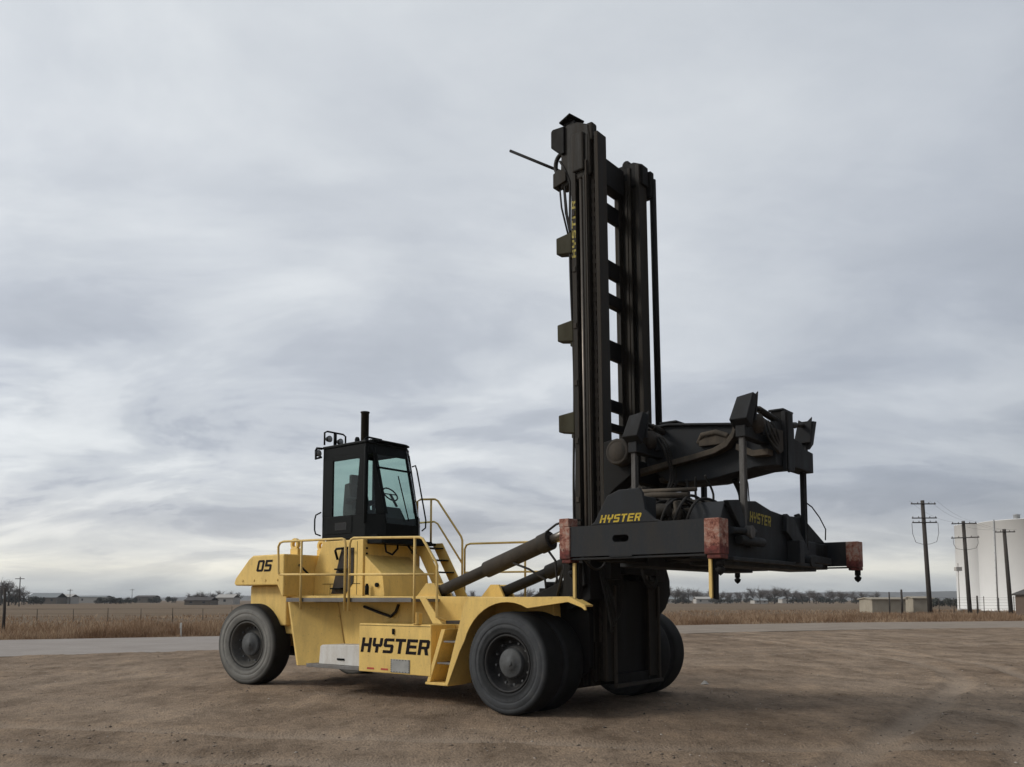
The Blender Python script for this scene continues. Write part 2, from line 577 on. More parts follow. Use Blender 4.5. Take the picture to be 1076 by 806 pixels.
Y = -2.17
rail([(-6.50, Y, 2.50), (-6.56, Y, 2.56), (-6.58, Y, 3.12), (-6.52, Y, 3.20), (-6.40, Y, 3.225), (-4.44, Y, 3.20), (-4.36, Y, 3.18), (-4.33, Y, 3.10), (-4.33, Y, 1.72)],
     [[(-5.76, Y, 3.21), (-5.76, Y, 1.74)]], [[(-6.50, Y, 2.50), (-4.33, Y, 2.46)]])
rail([(-4.20, Y, 1.72), (-4.20, Y, 3.08), (-4.16, Y, 3.17), (-4.08, Y, 3.20), (-2.20, Y, 3.13), (-2.12, Y, 3.10), (-1.78, Y, 2.66), (-1.74, Y, 2.58), (-1.74, Y, 1.62), (-1.62, Y + .12, 1.56)],
     [[(-2.33, Y, 3.13), (-2.33, Y, 1.50)]], [[(-4.20, Y, 2.46), (-1.80, Y, 2.42)]])
Y = 2.15
rail([(-4.90, Y, 1.95), (-4.90, Y, 3.20), (-4.84, Y, 3.30), (-4.72, Y, 3.33), (-1.2, Y, 3.26), (-1.1, Y, 3.2), (-1.1, Y, 1.97)],
     [[(-3.0, Y, 3.30), (-3.0, Y, 1.97)]], [[(-4.90, Y, 2.62), (-1.1, Y, 2.58)]])

# cab stairs (front of the cab, far side) with their rail
mb = MB()
for y in (.62, 1.24):
    mb.hexa([(-5.16, y, 3.30), (-4.82, y, 3.30), (-4.82, y + .03, 3.30), (-5.16, y + .03, 3.30)],
            [(-4.34, y, 2.0), (-4.00, y, 2.0), (-4.00, y + .03, 2.0), (-4.34, y + .03, 2.0)])
st = mb.build('cab_stair', M['yellow'], root, .005)
for i in range(4):
    mb = MB()
    z = 2.28 + i * .29
    x = -4.30 - (z - 2.0) * .62
    mb.box(x - .02, x + .24, .652, 1.238, z, z + .03)
    mb.build('tread', M['cab'], st, .004)
mb = MB()
mb.box(-5.9, -5.02, .82, 1.30, 3.24, 3.30)
mb.build('landing', M['cab'], st, .005)
Y = 1.30
rail([(-5.72, Y, 3.3), (-5.72, Y, 4.38), (-5.60, Y, 4.42), (-5.12, Y, 4.39), (-5.02, Y, 4.34), (-4.26, Y, 3.44), (-4.22, Y, 3.34), (-4.22, Y, 2.0)],
     [[(-5.25, Y, 4.40), (-5.25, Y, 3.28)]], [[(-5.72, Y, 3.84), (-5.14, Y, 3.84), (-5.02, Y, 3.78), (-4.22, Y, 2.80)]])

# --- access ladder at the near side ----------------------------------------------
for sgn in (-1,):
    mb = MB()
    mb.prism([(-2.06, .42), (-1.98, .42), (-1.60, 1.40), (-1.70, 1.40)], 'y', -2.09, -1.62)
    mb.box(-2.07, -1.50, -2.12, -1.6, .372, .418)
    lad = mb.build('access_ladder', M['yellow'], root, .005)
    MB().prism([(-1.97, .42), (-1.36, .42), (-1.20, 1.45), (-1.58, 1.45)], 'y', -1.60, -1.57).build('back_plate', M['dusty'], lad)
    for z in (.76, 1.16):
        mb = MB()
        x = -1.94 + (z - .42) * .40
        mb.box(x, x + .34, -2.085, -1.622, z, z + .03)
        mb.build('tread', M['grey'], lad, .004)
    mb = MB()
    mb.box(-1.62, -1.08, -2.05, -1.42, 1.50, 1.56)
    mb.box(-1.75, -1.2, -1.45, -1.40, .45, 1.5)
    mb.build('landing', M['dusty'], lad, .005)
    mb = MB()
    mb.prism([(-2.22, 1.98), (-2.05, 1.98), (-1.70, 1.58), (-1.62, 1.50), (-1.86, 1.50)], 'y', -2.15, -2.12)
    mb.build('bracket', M['yellow'], lad, .005)

# --- boxes between the wheels ----------------------------------------------------
mb = MB()
mb.box(-3.95, -1.95, -2.10, -1.42, .52, 1.475)
sb = mb.build('storage_box', M['yellow'], root, .012)
lettering('lettering', 'HYSTER', (-3.90, -2.104, .905), (1, 0, 0), (0, 0, 1), .29, 1.88, M['decal_dark'], sb, shear=.2, gap=.13)
mb = MB()
mb.box(-3.02, -2.50, -2.112, -2.101, .545, .80)
pl = mb.build('data_plate', M['steel_plate'], sb, .003)
for i in range(7):
    for xx, zz in ((-3.0 + i * .08, .785), (-3.0 + i * .08, .56), (-3.005, .56 + i * .037), (-2.515, .56 + i * .037)):
        MB().box(xx - .008, xx + .008, -2.116, -2.1125, zz - .008, zz + .008).build('rivet', M['cab'], pl)
mb = MB()
mb.box(-2.975, -2.925, -2.13, -2.101, 1.275, 1.385)
mb.build('latch', M['cab'], sb, .004)
for x in (-3.70, -3.30):
    mb = MB()
    mb.box(x, x + .2, -2.106, -2.1012, .575, .61)
    mb.build('red_sticker', M['red'], sb)
mb = MB()
mb.box(-2.42, -2.26, -2.12, -2.02, 1.477, 1.70)
mb.build('hinge_bracket', M['yellow'], sb, .01)
mb = MB()
mb.prism([(-5.30, .60), (-5.26, .97), (-5.20, 1.0), (-3.955, 1.03), (-3.955, .60)], 'y', -2.02, -1.45)
bb = mb.build('battery_box', M['white'], root, .012)
mb = MB()
mb.box(-4.70, -4.48, -2.04, -2.021, .70, .74)
mb.build('latch', M['cab'], bb, .004)
mb = MB()
mb.box(-5.62, -3.955, -2.10, -1.42, .525, .597)
mb.build('side_step', M['grey'], root, .008)
mb = MB()
mb.box(-5.2, -2.0, 1.45, 2.1, .55, 1.4)
mb.build('fuel_tank', M['yellow'], root, .02)

MB().box(-3.93, -1.97, -2.1035, -2.1005, 1.435, 1.443).build('lid_seam', M['cab'], sb)

# --- front fenders ----------------------------------------------------------------
for sgn in (-1, 1):
    outer = [(-1.44, .40), (-.98, 1.86), (-.86, 1.98), (1.30, 2.0), (1.62, 1.86), (1.64, 1.78)]
    inner_arc = [(1.60, 1.78), (1.55, 1.82), (1.28, 1.91)]
    for i in range(13):
        t = math.radians(64 + i * 8.1)
        inner_arc.append((1.02 * math.cos(t), .885 + 1.02 * math.sin(t)))
    inner_arc += [(-1.08, 1.02), (-1.37, .40)]
    if sgn > 0:
        outer = [(-1.44, .40), (-.98, 1.86), (-.86, 1.98), (.10, 1.98), (.10, 1.92)]
        inner_arc = [p for p in inner_arc if p[0] < .05]
    y0, y1 = sorted((sgn * 2.27, sgn * 2.24))
    ff_ = MB().prism(outer + inner_arc, 'y', y0, y1).build('front_fender', M['yellow'], root, .006)
    # the wide shell over both tyres, and the narrow lip in front
    xe = .62 if sgn < 0 else .10
    top = [(-1.44, .40), (-.98, 1.86), (-.86, 1.98), (xe, 1.985)]
    low = [(-1.40, .40), (-.95, 1.83), (-.84, 1.95), (xe, 1.955)]
    y0, y1 = sorted((sgn * 2.238, sgn * 1.16))
    MB().prism(top + low[::-1], 'y', y0, y1).build('top_shell', M['yellow'], ff_, .006)
    if sgn > 0:
        continue
    y0, y1 = sorted((sgn * 2.238, sgn * 2.03))
    MB().prism([(.623, 1.99), (1.30, 1.998), (1.62, 1.858), (1.60, 1.83), (1.28, 1.965), (.623, 1.96)], 'y', y0, y1).build('front_lip', M['yellow'], ff_, .004)

# --- wheels -----------------------------------------------------------------------
def make_wheel(tmat, rim):
    w = empty('wheel')
    w.parent = root
    prof = [(.485, -.19), (.52, -.235), (.545, -.250), (.555, -.243), (.60, -.262), (.655, -.268), (.662, -.262), (.675, -.262), (.682, -.270), (.70, -.270), (.765, -.267), (.772, -.260), (.785, -.264), (.835, -.25), (.868, -.222), (.882, -.18), (.885, -.09), (.886, 0)]
    full = prof + [(r, -o) for r, o in prof[::-1][1:]]
    MB().lathe(full, (0, 0, 0), 'y', 72).build('tyre', tmat, w)
    rp = [(.495, -.19), (.50, -.225), (.475, -.235), (.455, -.20), (.44, -.06), (.41, .0), (.34, .01), (.30, -.06), (.20, -.08)]
    MB().lathe(rp + [(.19, .2), (.495, .2), (.495, -.19)], (0, 0, 0), 'y', 48).build('rim', rim, w)
    mb = MB().lathe([(.255, -.06), (.25, -.125), (.23, -.14), (.13, -.145), (.12, -.165), (.001, -.168)], (0, 0, 0), 'y', 28)
    for i in range(12):
        t = 2 * math.pi * i / 12
        mb.cyl((.365 * math.cos(t), -.05, .365 * math.sin(t)), (.365 * math.cos(t), -.09, .365 * math.sin(t)), .022, 6)
    mb.tube([(0, -.155, .06), (.05, -.185, .0), (0, -.155, -.06)], .012, 6)
    mb.build('hub', M['hub'], w)
    return w


M['rim_dusty'] = painted('dusty_rim_paint', (.085, .082, .076), (.15, .14, .125), .8, .8, spec=.15)
fw = make_wheel(M['tyre_front'], M['rim'])
fw.location = (0, -2.03, .858)
fw.rotation_euler = (0, .4, 0)
for y, rz, ry in ((-1.43, 0, 1.0), (2.34, math.pi, .3), (1.74, math.pi, 2.1)):
    c = copy_tree(fw, root)
    c.location = (0, y, .858)
    c.rotation_euler = (0, ry, rz)
rw = make_wheel(M['tyre_rear'], M['rim_dusty'])
rw.scale = (1.07, 1.07, 1.07)
rw.location = (-8.17, -1.62, .908)
rw.rotation_euler = (0, .2, math.radians(9))
c = copy_tree(rw, root)
c.location = (-8.17, 1.62, .908)
c.rotation_euler = (0, 1.2, math.pi + math.radians(8))

# --- tilt cylinders -----------------------------------------------------------------
for sgn in (-1, 1):
    y = 1.02 * sgn
    a, bq = Vector((-2.85, y, 2.08)), Vector((.52, y, 3.20))
    d = (bq - a)
    mb = MB()
    mb.cyl(a + d * .03, a + d * .42, .115, 20)
    mb.cyl(a + d * .40, a + d * .80, .160, 20)
    mb.cyl(a + d * .79, a + d * .86, .180, 20)
    mb.cyl((a.x, y - .12, a.z), (a.x, y + .12, a.z), .17, 16)
    tc = mb.build('tilt_cylinder', M['dusty'] if sgn < 0 else M['black'], root, .006)
    mb = MB()
    mb.cyl(a + d * .85, bq, .085, 16)
    mb.cyl((bq.x, y - .1, bq.z), (bq.x, y + .1, bq.z), .13, 16)
    mb.build('piston_rod', M['rod'], tc)
    p = a + d * .83
    for pts in ([p + Vector((0, -.02, .18)), p + Vector((.25, -.05, .31)), p + Vector((.55, -.05, .38)), p + Vector((.8, -.02, .36))],
                [p + Vector((.05, .0, -.18)), p + Vector((.25, -.08, -.35)), p + Vector((.3, -.1, -.7)), p + Vector((.15, -.05, -1.0))],
                [a + d * .62 + Vector((0, -.1, -.14)), a + d * .7 + Vector((.1, -.1, -.35)), a + d * .75 + Vector((.3, -.1, -.6)), a + d * .75 + Vector((.35, -.1, -.95))]):
        MB().tube(pts, .022, 8).build('hose', M['hose'], tc)
    mb = MB()
    for dy in (-.20, .14):
        MB().prism([(-3.25, 1.98), (-2.95, 2.28), (-2.72, 2.28), (-2.55, 1.98)], 'y', y + dy, y + dy + .06).build('bracket', M['yellow'], tc, .006)
# valve block and hoses on the front deck
mb = MB()
mb.box(-.25, .25, -1.0, -.5, 2.0, 2.16)
mb.cyl((-.1, -1.0, 2.2), (.2, -.7, 2.2), .08, 10)
mb.build('valve_block', M['black'], root, .01)
for (x, y, b2) in ((.05, -.95, .25), (.25, -.8, .3), (.42, -1.05, .12), (.30, -1.2, .2)):
    MB().tube([(x, y, 2.0), (x + b2, y - .05, 2.5), (x + b2 * .6, y, 2.95), (.55, y, 3.2)], .024, 8).build('hose', M['hose'], root)

# --- exhaust ------------------------------------------------------------------------
mb = MB()
mb.lathe([(.001, 5.0), (.10, 5.0), (.10, 6.62), (.115, 6.63), (.115, 6.66), (.09, 6.665), (.09, 6.3), (.001, 6.3)], (-6.85, .55, 0), 'z', 20)
mb.build('exhaust_stack', M['mast'], root)

# --- cab ------------------------------------------------------------------------------
z0, zw, zl, zh, zr = 3.38, 3.88, 3.66, 5.28, 5.50


def fx(z):
    return -4.83 - max(0, z - 3.8) * .27


def plan(z):
    f = fx(z)
    g_ = -5.12 - max(0, z - 3.8) * .24
    return [(-6.78, -.80), (-5.28, -.80), (f, -.58), (f, .46), (g_, .80), (-6.78, .80)]


def strip(mb, za, zb, segs=range(6), th=.04):
    a, b_ = plan(za), plan(zb)
    for i in segs:
        j = (i + 1) % 6
        mb.slab([(*a[i], za), (*a[j], za), (*b_[j], zb), (*b_[i], zb)], -th)


mb = MB()
strip(mb, z0, zw, (0, 1, 3, 4, 5))
strip(mb, z0, zl, (2,))
strip(mb, zh, zr, (0, 1, 2))
strip(mb, 5.43, zr, (3, 4, 5))
for i in range(6):  # pillars
    a, b_ = plan(zl)[i], plan(5.43)[i]
    cx_, cy_ = -5.9, 0
    k = .97
    w_ = .035 if i != 1 else .05
    mb.tube([(cx_ + (a[0] - cx_) * k, a[1] * k, zl), (cx_ + (b_[0] - cx_) * k, b_[1] * k, 5.43)], w_, 8)
# wide B pillar and rear pillar on both sides
for sgn in (-1, 1):
    y0, y1 = sorted((sgn * .755, sgn * .805))
    mb.prism([(-5.62, zw), (-5.28, zw), (-5.28, zh), (-5.48, zh)], 'y', y0, y1) if sgn < 0 else None
    mb.box(-6.78, -6.42 if sgn < 0 else -6.70, y0, y1, zw, zh)
    mb.box(-6.42, -5.48, y0, y1, 5.18, zh) if sgn < 0 else None
mb.hexa([(-5.05, -.70, zw), (fx(zw) - .005, -.60, zw), (fx(zw) - .005, -.50, zw), (-5.03, -.60, zw)],
        [(-5.16, -.70, zh), (fx(zh) - .005, -.60, zh), (fx(zh) - .005, -.50, zh), (-5.14, -.60, zh)])
# floor
f0 = plan(z0)
mb.prism(f0, 'z', z0 - .04, z0)
cab = mb.build('cab', M['cab'], root, .006)
mb = MB()
rp = plan(zr)
mb.prism([(x * 1.0 + (.02 if x > -5.5 else -.02), y * 1.03) for x, y in rp], 'z', zr + .002, zr + .07)
mb.prism([(-6.6, -.6), (-5.3, -.6), (-5.2, -.4), (-5.2, .4), (-5.3, .6), (-6.6, .6)], 'z', zr + .072, zr + .12)
mb.build('roof', M['cab'], cab, .02)


def pane(i, za, zb, inset=.02, sub=None):
    a, b_ = plan(za), plan(zb)
    j = (i + 1) % 6
    cxy = Vector((-5.9, 0))
    q = []
    for (p, z) in ((a[i], za), (a[j], za), (b_[j], zb), (b_[i], zb)):
        v = Vector(p)
        v = cxy + (v - cxy) * (1 - inset)
        q.append((v.x, v.y, z))
    mb = MB().add(q, [(0, 1, 2, 3)])
    return mb.build('window', M['glass'], cab)


for i, (a, b_) in {0: (zw, zh), 1: (zw, zh), 2: (zl, zh), 3: (zw, 5.43), 4: (zw, 5.43), 5: (zw, 5.43)}.items():
    pane(i, a, b_)
# door seam / handle on the near side
mb = MB()
mb.box(-6.62, -5.72, -.812, -.8015, 3.46, 3.88)
mb.build('door', M['cab'], cab, .01)
mb = MB()
mb.box(-6.30, -5.90, -.8165, -.8125, 3.55, 3.72)
mb.build('plate', M['slate'], cab)
mb = MB()
mb.tube([(-6.80, -.83, 4.0), (-6.98, -.83, 3.95), (-7.02, -.83, 3.85), (-7.02, -.83, 3.60), (-6.98, -.83, 3.5), (-6.8, -.83, 3.45)], .018, 8)
mb.build('grab_bar', M['cab'], cab)
mb = MB()
mb.tube([(fx(5.1) + .02, .55, 5.1), (fx(5.1) + .12, .56, 5.12), (fx(5.1) + .16, .57, 5.0), (fx(4.2) + .14, .58, 4.1), (fx(4.0) + .16, .58, 3.8), (fx(3.8) + .1, .58, 3.62), (fx(3.6), .56, 3.55)], .018, 8)
mb.build('grab_bar', M['cab'], cab)
mb = MB()
mb.box(fx(4.95), fx(4.95) + .05, -.56, .48, 4.93, 4.97)
mb.build('sun_bar', M['cab'], cab)
for pts in ([(fx(3.75) + .03, .1, 3.75), (fx(4.8) + .04, .0, 4.8)], [(fx(4.7) + .03, .40, 4.75), (fx(3.9) + .04, .28, 3.95)]):
    MB().tube(pts, .014, 6).build('wiper', M['cab'], cab)
SX = -.26
mb = MB()
mb.prism([(-6.40 + SX, 3.8), (-6.42 + SX, 4.05), (-6.36 + SX, 4.72), (-6.20 + SX, 4.74), (-6.02 + SX, 4.1), (-5.70 + SX, 4.08), (-5.66 + SX, 3.95), (-5.9 + SX, 3.8)], 'y', -.28, .28)
mb.box(-6.34 + SX, -6.22 + SX, -.16, .16, 4.70, 4.96)
mb.box(-6.3 + SX, -5.9 + SX, -.25, .25, 3.42, 3.81)
mb.prism([(-6.2 + SX, 4.22), (-5.75 + SX, 4.30), (-5.72 + SX, 4.36), (-6.2 + SX, 4.36)], 'y', -.40, -.27)
mb.prism([(-6.2 + SX, 4.22), (-5.75 + SX, 4.30), (-5.72 + SX, 4.36), (-6.2 + SX, 4.36)], 'y', .27, .40)
mb.build('seat', M['seat'], cab, .03)
mb = MB()
mb.prism([(-5.34, 3.42), (-4.92, 3.42), (-4.92, 3.80), (-5.10, 4.08), (-5.34, 3.98)], 'y', -.48, .12)
mb.build('dashboard', M['seat'], cab, .03)
mb = MB()
ring = []
cw_ = Vector((-5.32, 0, 4.40))
for i in range(21):
    t = 2 * math.pi * i / 20
    ring.append(cw_ + Vector((-.20 * math.sin(t) * .62, .20 * math.cos(t), .20 * math.sin(t) * .78)))
mb.tube(ring, .018, 8, caps=False)
mb.cyl(cw_, (-5.10, 0, 4.1), .03, 8)
mb.tube([ring[0], cw_, ring[10]], .014, 6)
mb.build('steering_wheel', M['seat'], cab)
# lamp bars on the roof and at the back
mb = MB()
mb.tube([(-6.70, -.84, 5.60), (-6.70, -.84, 5.90), (-6.70, -.76, 5.94), (-6.70, -.28, 5.94), (-6.70, -.20, 5.90), (-6.70, -.20, 5.60)], .022, 8)
mb.tube([(-6.70, -.52, 5.6), (-6.70, -.52, 5.94)], .04, 8)
mb.build('lamp_bracket', M['cab'], cab)
mb = MB()
mb.tube([(-5.9, -.3, 5.62), (-5.9, -.3, 5.72), (-5.85, -.25, 5.78), (-5.75, .10, 5.75), (-5.72, .16, 5.62)], .024, 8)
mb.tube([(-5.8, -.05, 5.62), (-5.8, -.05, 5.77)], .024, 8)
mb.build('roof_bar', M['cab'], cab)
mb = MB()
mb.tube([(-6.78, -.85, 5.52), (-6.96, -.85, 5.55), (-7.0, -.85, 5.50), (-7.0, -.85, 5.30), (-6.8, -.85, 5.32)], .03, 8)
mb.build('lamp_bracket', M['cab'], cab)
for (x, y, z) in ((-6.72, -.69, 5.77), (-6.72, -.35, 5.75), (-6.90, -.86, 5.42)):
    mb = MB()
    mb.lathe([(.001, -.07), (.06, -.06), (.075, .0), (.08, .03), (.07, .035)], (x, y, z), 'x', 16)
    wl = mb.build('work_light', M['cab'], cab)
    mb = MB()
    mb.lathe([(.069, .031), (.04, .045), (.001, .05)], (x, y, z), 'x', 16)
    mb.build('lens', M['lamp'], wl)
mb = MB()
mb.lathe([(.001, 5.80), (.04, 5.79), (.06, 5.74), (.06, 5.62)], (-6.1, -.35, 0), 'z', 14)
mb.box(-6.35, -6.15, -.3, -.1, 5.62, 5.68)
mb.lathe([(.001, 5.76), (.03, 5.75), (.035, 5.62)], (-5.9, -.1, 0), 'z', 10)
mb.build('beacon', M['cab'], cab)

# --- mast -------------------------------------------------------------------------------
def tilt(x, y, z):
    return (x - (z - 1.8) * .011, y, z)


mast = empty('mast', (0, 0, 0))
mast.parent = root
ZB, ZT = .42, 10.62
for sgn in (-1, 1):
    zt = ZT if sgn < 0 else ZT - .02
    # outer rail: I section, flanges at the ends, web set in
    mb = MB()
    ys = lambda a, b_: sorted((sgn * a, sgn * b_))
    yo = ys(.62, .93)
    mb.box(.56, .66, *yo, ZB, zt - .25)
    mb.box(.66, .80, *ys(.72, .80), ZB, zt - .25)
    mb.box(.80, .85, *ys(.64, .90), ZB, zt - .25)
    mb.xf(tilt).build('outer_rail', M['mast'], mast, .008)
    mb = MB()
    mb.box(.87, .93, *ys(.63, .91), ZB + .1, zt)
    mb.box(.93, 1.07, *ys(.71, .80), ZB + .1, zt)
    mb.box(1.07, 1.15, *ys(.60, .90), ZB + .1, zt)
    mb.xf(tilt).build('inner_rail', M['mast'], mast, .008)
    # thin rib down the rail side
    mb = MB()
    mb.box(.885, .915, *ys(.912, .945), 1.2, zt - .5)
    mb.xf(tilt).build('guide_strip', M['dusty'], mast, .004)
for z in np.arange(1.6, 10.2, 1.08):
    MB().box(.575, .645, -.952, -.9305, z - .05, z + .05).xf(tilt).build('rail_clamp', M['dusty'], mast, .006)
    MB().cyl((.72, -.83, z - .02), (.72, -.803, z - .02), .03, 8).xf(tilt).build('bolt', M['dusty'], mast)
MB().cyl((.735, -.855, .7), (.735, -.855, 9.9), .034, 10).xf(tilt).build('lift_rod', M['rod'], mast)
mb = MB()
for k in range(int(8.6 / .09)):
    z = 1.2 + k * .09
    w_ = .035 if k % 2 else .022
    mb.box(.985 - w_, .985 + w_, -.835, -.803, z, z + .085)
mb.xf(tilt).build('lift_chain', M['dusty'], mast)
# cross members
for (za, zb_, x0, x1) in ((10.02, 10.55, .56, .80), (9.45, 9.78, .56, .66), (8.28, 8.62, .56, .66), (7.68, 7.92, .56, .70), (6.63, 7.0, .56, .66), (5.60, 5.82, .56, .66), (5.20, 5.34, .56, .70), (2.30, 2.75, .56, .68), (.45, .62, .62, 1.12)):
    mb = MB()
    mb.box(x0, x1, -.615, .615, za, zb_)
    mb.xf(tilt).build('cross_beam', M['black'], mast, .01)
# lower guards at the foot
mb = MB()
for y in (-.66, .92):
    mb.box(1.16, 1.20, y - .035, y + .035, .44, 2.2)
mb.box(1.16, 1.24, -.70, .96, .40, .46)
mb.xf(tilt).build('foot_guard', M['dusty'], mast, .005)
for sgn in (-1, 1):
    y0, y1 = sorted((sgn * .935, sgn * 1.32))
    mb = MB().prism([(.62, 1.75), (.52, 2.1), (.52, 2.9), (.95, 3.2), (1.1, 2.9), (1.1, 1.95)], 'y', y0, y1)
    y0, y1 = sorted((sgn * 1.32, sgn * 1.42))
    mb.prism([(.7, 1.95), (.62, 2.2), (.65, 2.7), (1.0, 2.7), (1.05, 2.2)], 'y', y0, y1)
    mb.build('tilt_bracket', M['black'], mast, .015)
MB().prism([(.935, 1.6), (1.26, 1.78), (1.45, 2.05), (1.44, 2.32), (1.28, 2.62), (1.24, 2.9), (.935, 2.9)], 'x', .96, 1.16).build('side_bracket', M['black'], mast, .012)
MB().box(1.02, 1.06, -.60, .60, .62, 2.29).build('back_plate', M['black'], mast)
# olive hose guide boxes on the rear of the near rail
for z in (8.62, 6.93, 5.20):
    mb = MB()
    mb.hexa([(.16, -.92, z - .15), (.53, -.94, z - .21), (.53, -.70, z - .21), (.16, -.74, z - .15)],
            [(.16, -.92, z + .17), (.53, -.94, z + .20), (.53, -.70, z + .20), (.16, -.74, z + .17)])
    mb.box(.44, .53, -.91, -.72, z - .29, z - .2105)
    mb.xf(lambda x, y, zz: (x - (zz - 1.8) * .011 + .03, y, zz)).build('guide_bracket', M['olive'], mast, .02)
# rear lit strip with upright lettering on the near rail
lt = MB()
lettering('lettering', 'HYSTER', (.582, -.9335, 8.30), (-.011, 0, 1), (-1, 0, -.011), .085, 1.1, M['decal_worn'], mast, shear=.1)
# hoses along the rear of the near rail
mb = MB()
for k, (x, y) in enumerate(((.52, -.90), (.50, -.82), (.47, -.74))):
    pts = [(x - (z - 1.8) * .011 + .025 * math.sin(z * 1.3 + k), y, z) for z in np.linspace(2.6, 9.8, 22)]
    pts += [(.32 - .05 * k, y, 10.1), (.2 + .05 * k, y, 10.3)]
    MB().tube(pts, .022, 6).build('hose', M['hose'], mast)
# head of the near rail: pulley block, cap plate, box, ring and rod
mb = MB()
mb.prism([(.28, 9.75), (.34, 10.85), (.46, 10.98), (.70, 10.95), (.95, 10.82), (.98, 10.55), (.98, 9.85)], 'y', -.90, -.66)
mb.box(.60, .86, -.96, -.90, 9.95, 10.7)
mb.box(.82, 1.02, -.88, -.70, 10.5, 10.86)
mb.xf(tilt)
mb.build('pulley_housing', M['mast'], mast, .03)
mb = MB()
mb.hexa([(.22, -.95, 11.02), (.46, -.95, 11.12), (.58, -.62, 11.07), (.30, -.62, 10.97)],
        [(.22, -.95, 11.05), (.46, -.95, 11.15), (.58, -.62, 11.10), (.30, -.62, 11.0)])
mb.box(.26, .5, -.86, -.68, 10.9, 11.04)
mb.build('cap_plate', M['black'], mast, .004)
mb = MB()
mb.prism([(.02, 10.60), (.02, 10.92), (.06, 10.96), (.33, 10.94), (.33, 10.40), (.26, 10.40)], 'y', -.95, -.70)
mb.build('end_box', M['black'], mast, .02)
mb = MB()
rg = [(.19 + .13 * math.cos(t), -.84, 10.26 + .20 * math.sin(t)) for t in np.linspace(.6, 5.2, 15)]
mb.tube(rg, .045, 8)
mb.prism([(.07, 9.78), (.07, 10.06), (.2, 10.12), (.36, 10.02), (.36, 9.85)], 'y', -.95, -.75)
mb.build('hose_reel', M['mast'], mast, .01)
mb = MB()
mb.cyl((-1.06, -.84, 10.96), (.28, -.84, 10.06), .028, 8)
mb.build('antenna_rod', M['black'], mast)
mb = MB()
for pts in ([(.16, -.85, 9.8), (.20, -.85, 9.4), (.36, -.86, 8.8)], [(.22, -.8, 9.8), (.26, -.8, 9.3), (.38, -.82, 8.8)], [(.29, -.88, 9.8), (.35, -.88, 9.2), (.43, -.88, 8.8)]):
    MB().tube(pts, .018, 6).build('cable', M['hose'], mast)
# far rail head
mb = MB()
mb.prism([(.50, 10.45), (.62, 10.70), (1.0, 10.70), (1.2, 10.60), (1.2, 10.2), (.5, 10.2)], 'y', .66, .90)
mb.cyl((.82, .66, 10.70), (.82, .90, 10.70), .09, 12)
mb.box(1.0, 1.24, .92, 1.06, 10.0, 10.55)
mb.xf(tilt).build('rail_head', M['black'], mast, .02)
# hoist rod standing outside the far rail
mb = MB()
mb.cyl((1.20, 1.04, 4.2), (1.12, 1.04, 10.40), .066, 12)
mb.build('hoist_rod', M['black'], mast)

# --- carriage ---------------------------------------------------------------------------
mb = MB()
for sgn in (-1, 1):
    y0, y1 = sorted((sgn * .62, sgn * .98))
    mb.prism([(1.17, 2.3), (1.17, 4.74), (1.45, 4.78), (1.70, 4.66), (1.72, 4.1), (1.42, 3.9), (1.30, 3.8), (1.30, 2.3)], 'y', y0, y1)
mb.box(1.18, 1.40, -.615, .615, 4.1, 4.5)
mb.box(1.18, 1.40, -.615, .615, 2.4, 3.3)
car = mb.build('carriage', M['black'], root, .015)
mb = MB()
mb.lathe([(.001, -1.20), (.165, -1.20), (.175, -1.185), (.19, -1.20), (.225, -1.18), (.235, -1.12), (.235, -.98)], (1.58, 0, 4.50), 'y', 32)
mb.build('pulley_disc', M['dusty'], car)
def hose(pts, r, parent):
    # smooth the control points a little
    P_ = [Vector(p) for p in pts]
    out_ = []
    for i in range(len(P_) - 1):
        a0, a1, a2, a3 = P_[max(i - 1, 0)], P_[i], P_[i + 1], P_[min(i + 2, len(P_) - 1)]
        for k in range(5):
            t = k / 5
            out_.append(.5 * ((2 * a1) + (a2 - a0) * t + (2 * a0 - 5 * a1 + 4 * a2 - a3) * t * t + (3 * a1 - a0 - 3 * a2 + a3) * t ** 3))
    out_.append(P_[-1])
    return MB().tube(out_, r, 6).build('hose', M['hose'], parent)


for y in (-.95,):
    for k in range(3):
        yy = y + (.05 - .06 * k) * 1
        hose([(1.05, yy, 2.6), (1.25, yy - .02, 2.1 - .1 * k), (1.3, yy + .05, 1.75 - .12 * k), (1.22, yy + .2, 1.6 - .1 * k), (1.2, yy + .42, 1.8), (1.2, yy + .5, 2.5)], .022, car)
for k in range(2):
    hose([(1.6, -.55 + .05 * k, 2.7), (1.7, -.5, 2.35 - .07 * k), (1.75, -.3, 2.2 - .08 * k), (1.7, -.05, 2.35), (1.6, .0, 2.7)], .022, car)
hose([(1.6, -2.3, 2.62), (1.62, -2.0, 2.45), (1.6, -1.7, 2.5), (1.55, -1.5, 2.7)], .02, car)

# --- lifting frame: H of a centre beam and two cross members, four hangers ------------------
frame = empty('lifting_frame')
frame.parent = root
mb = MB()
prof = [(1.74, 4.30), (1.74, 4.98), (2.2, 5.0), (3.55, 4.84), (4.10, 4.84), (4.10, 4.12), (3.75, 4.12), (2.9, 3.98), (2.2, 3.98)]
mb.prism(prof, 'y', -.42, .42)
mb.prism([(1.74, 4.97), (2.2, 4.99), (3.55, 4.83), (3.55, 4.87), (2.2, 5.03), (1.74, 5.01)], 'y', -.5, .5)
cb = mb.build('centre_beam', M['slate'], frame, .012)
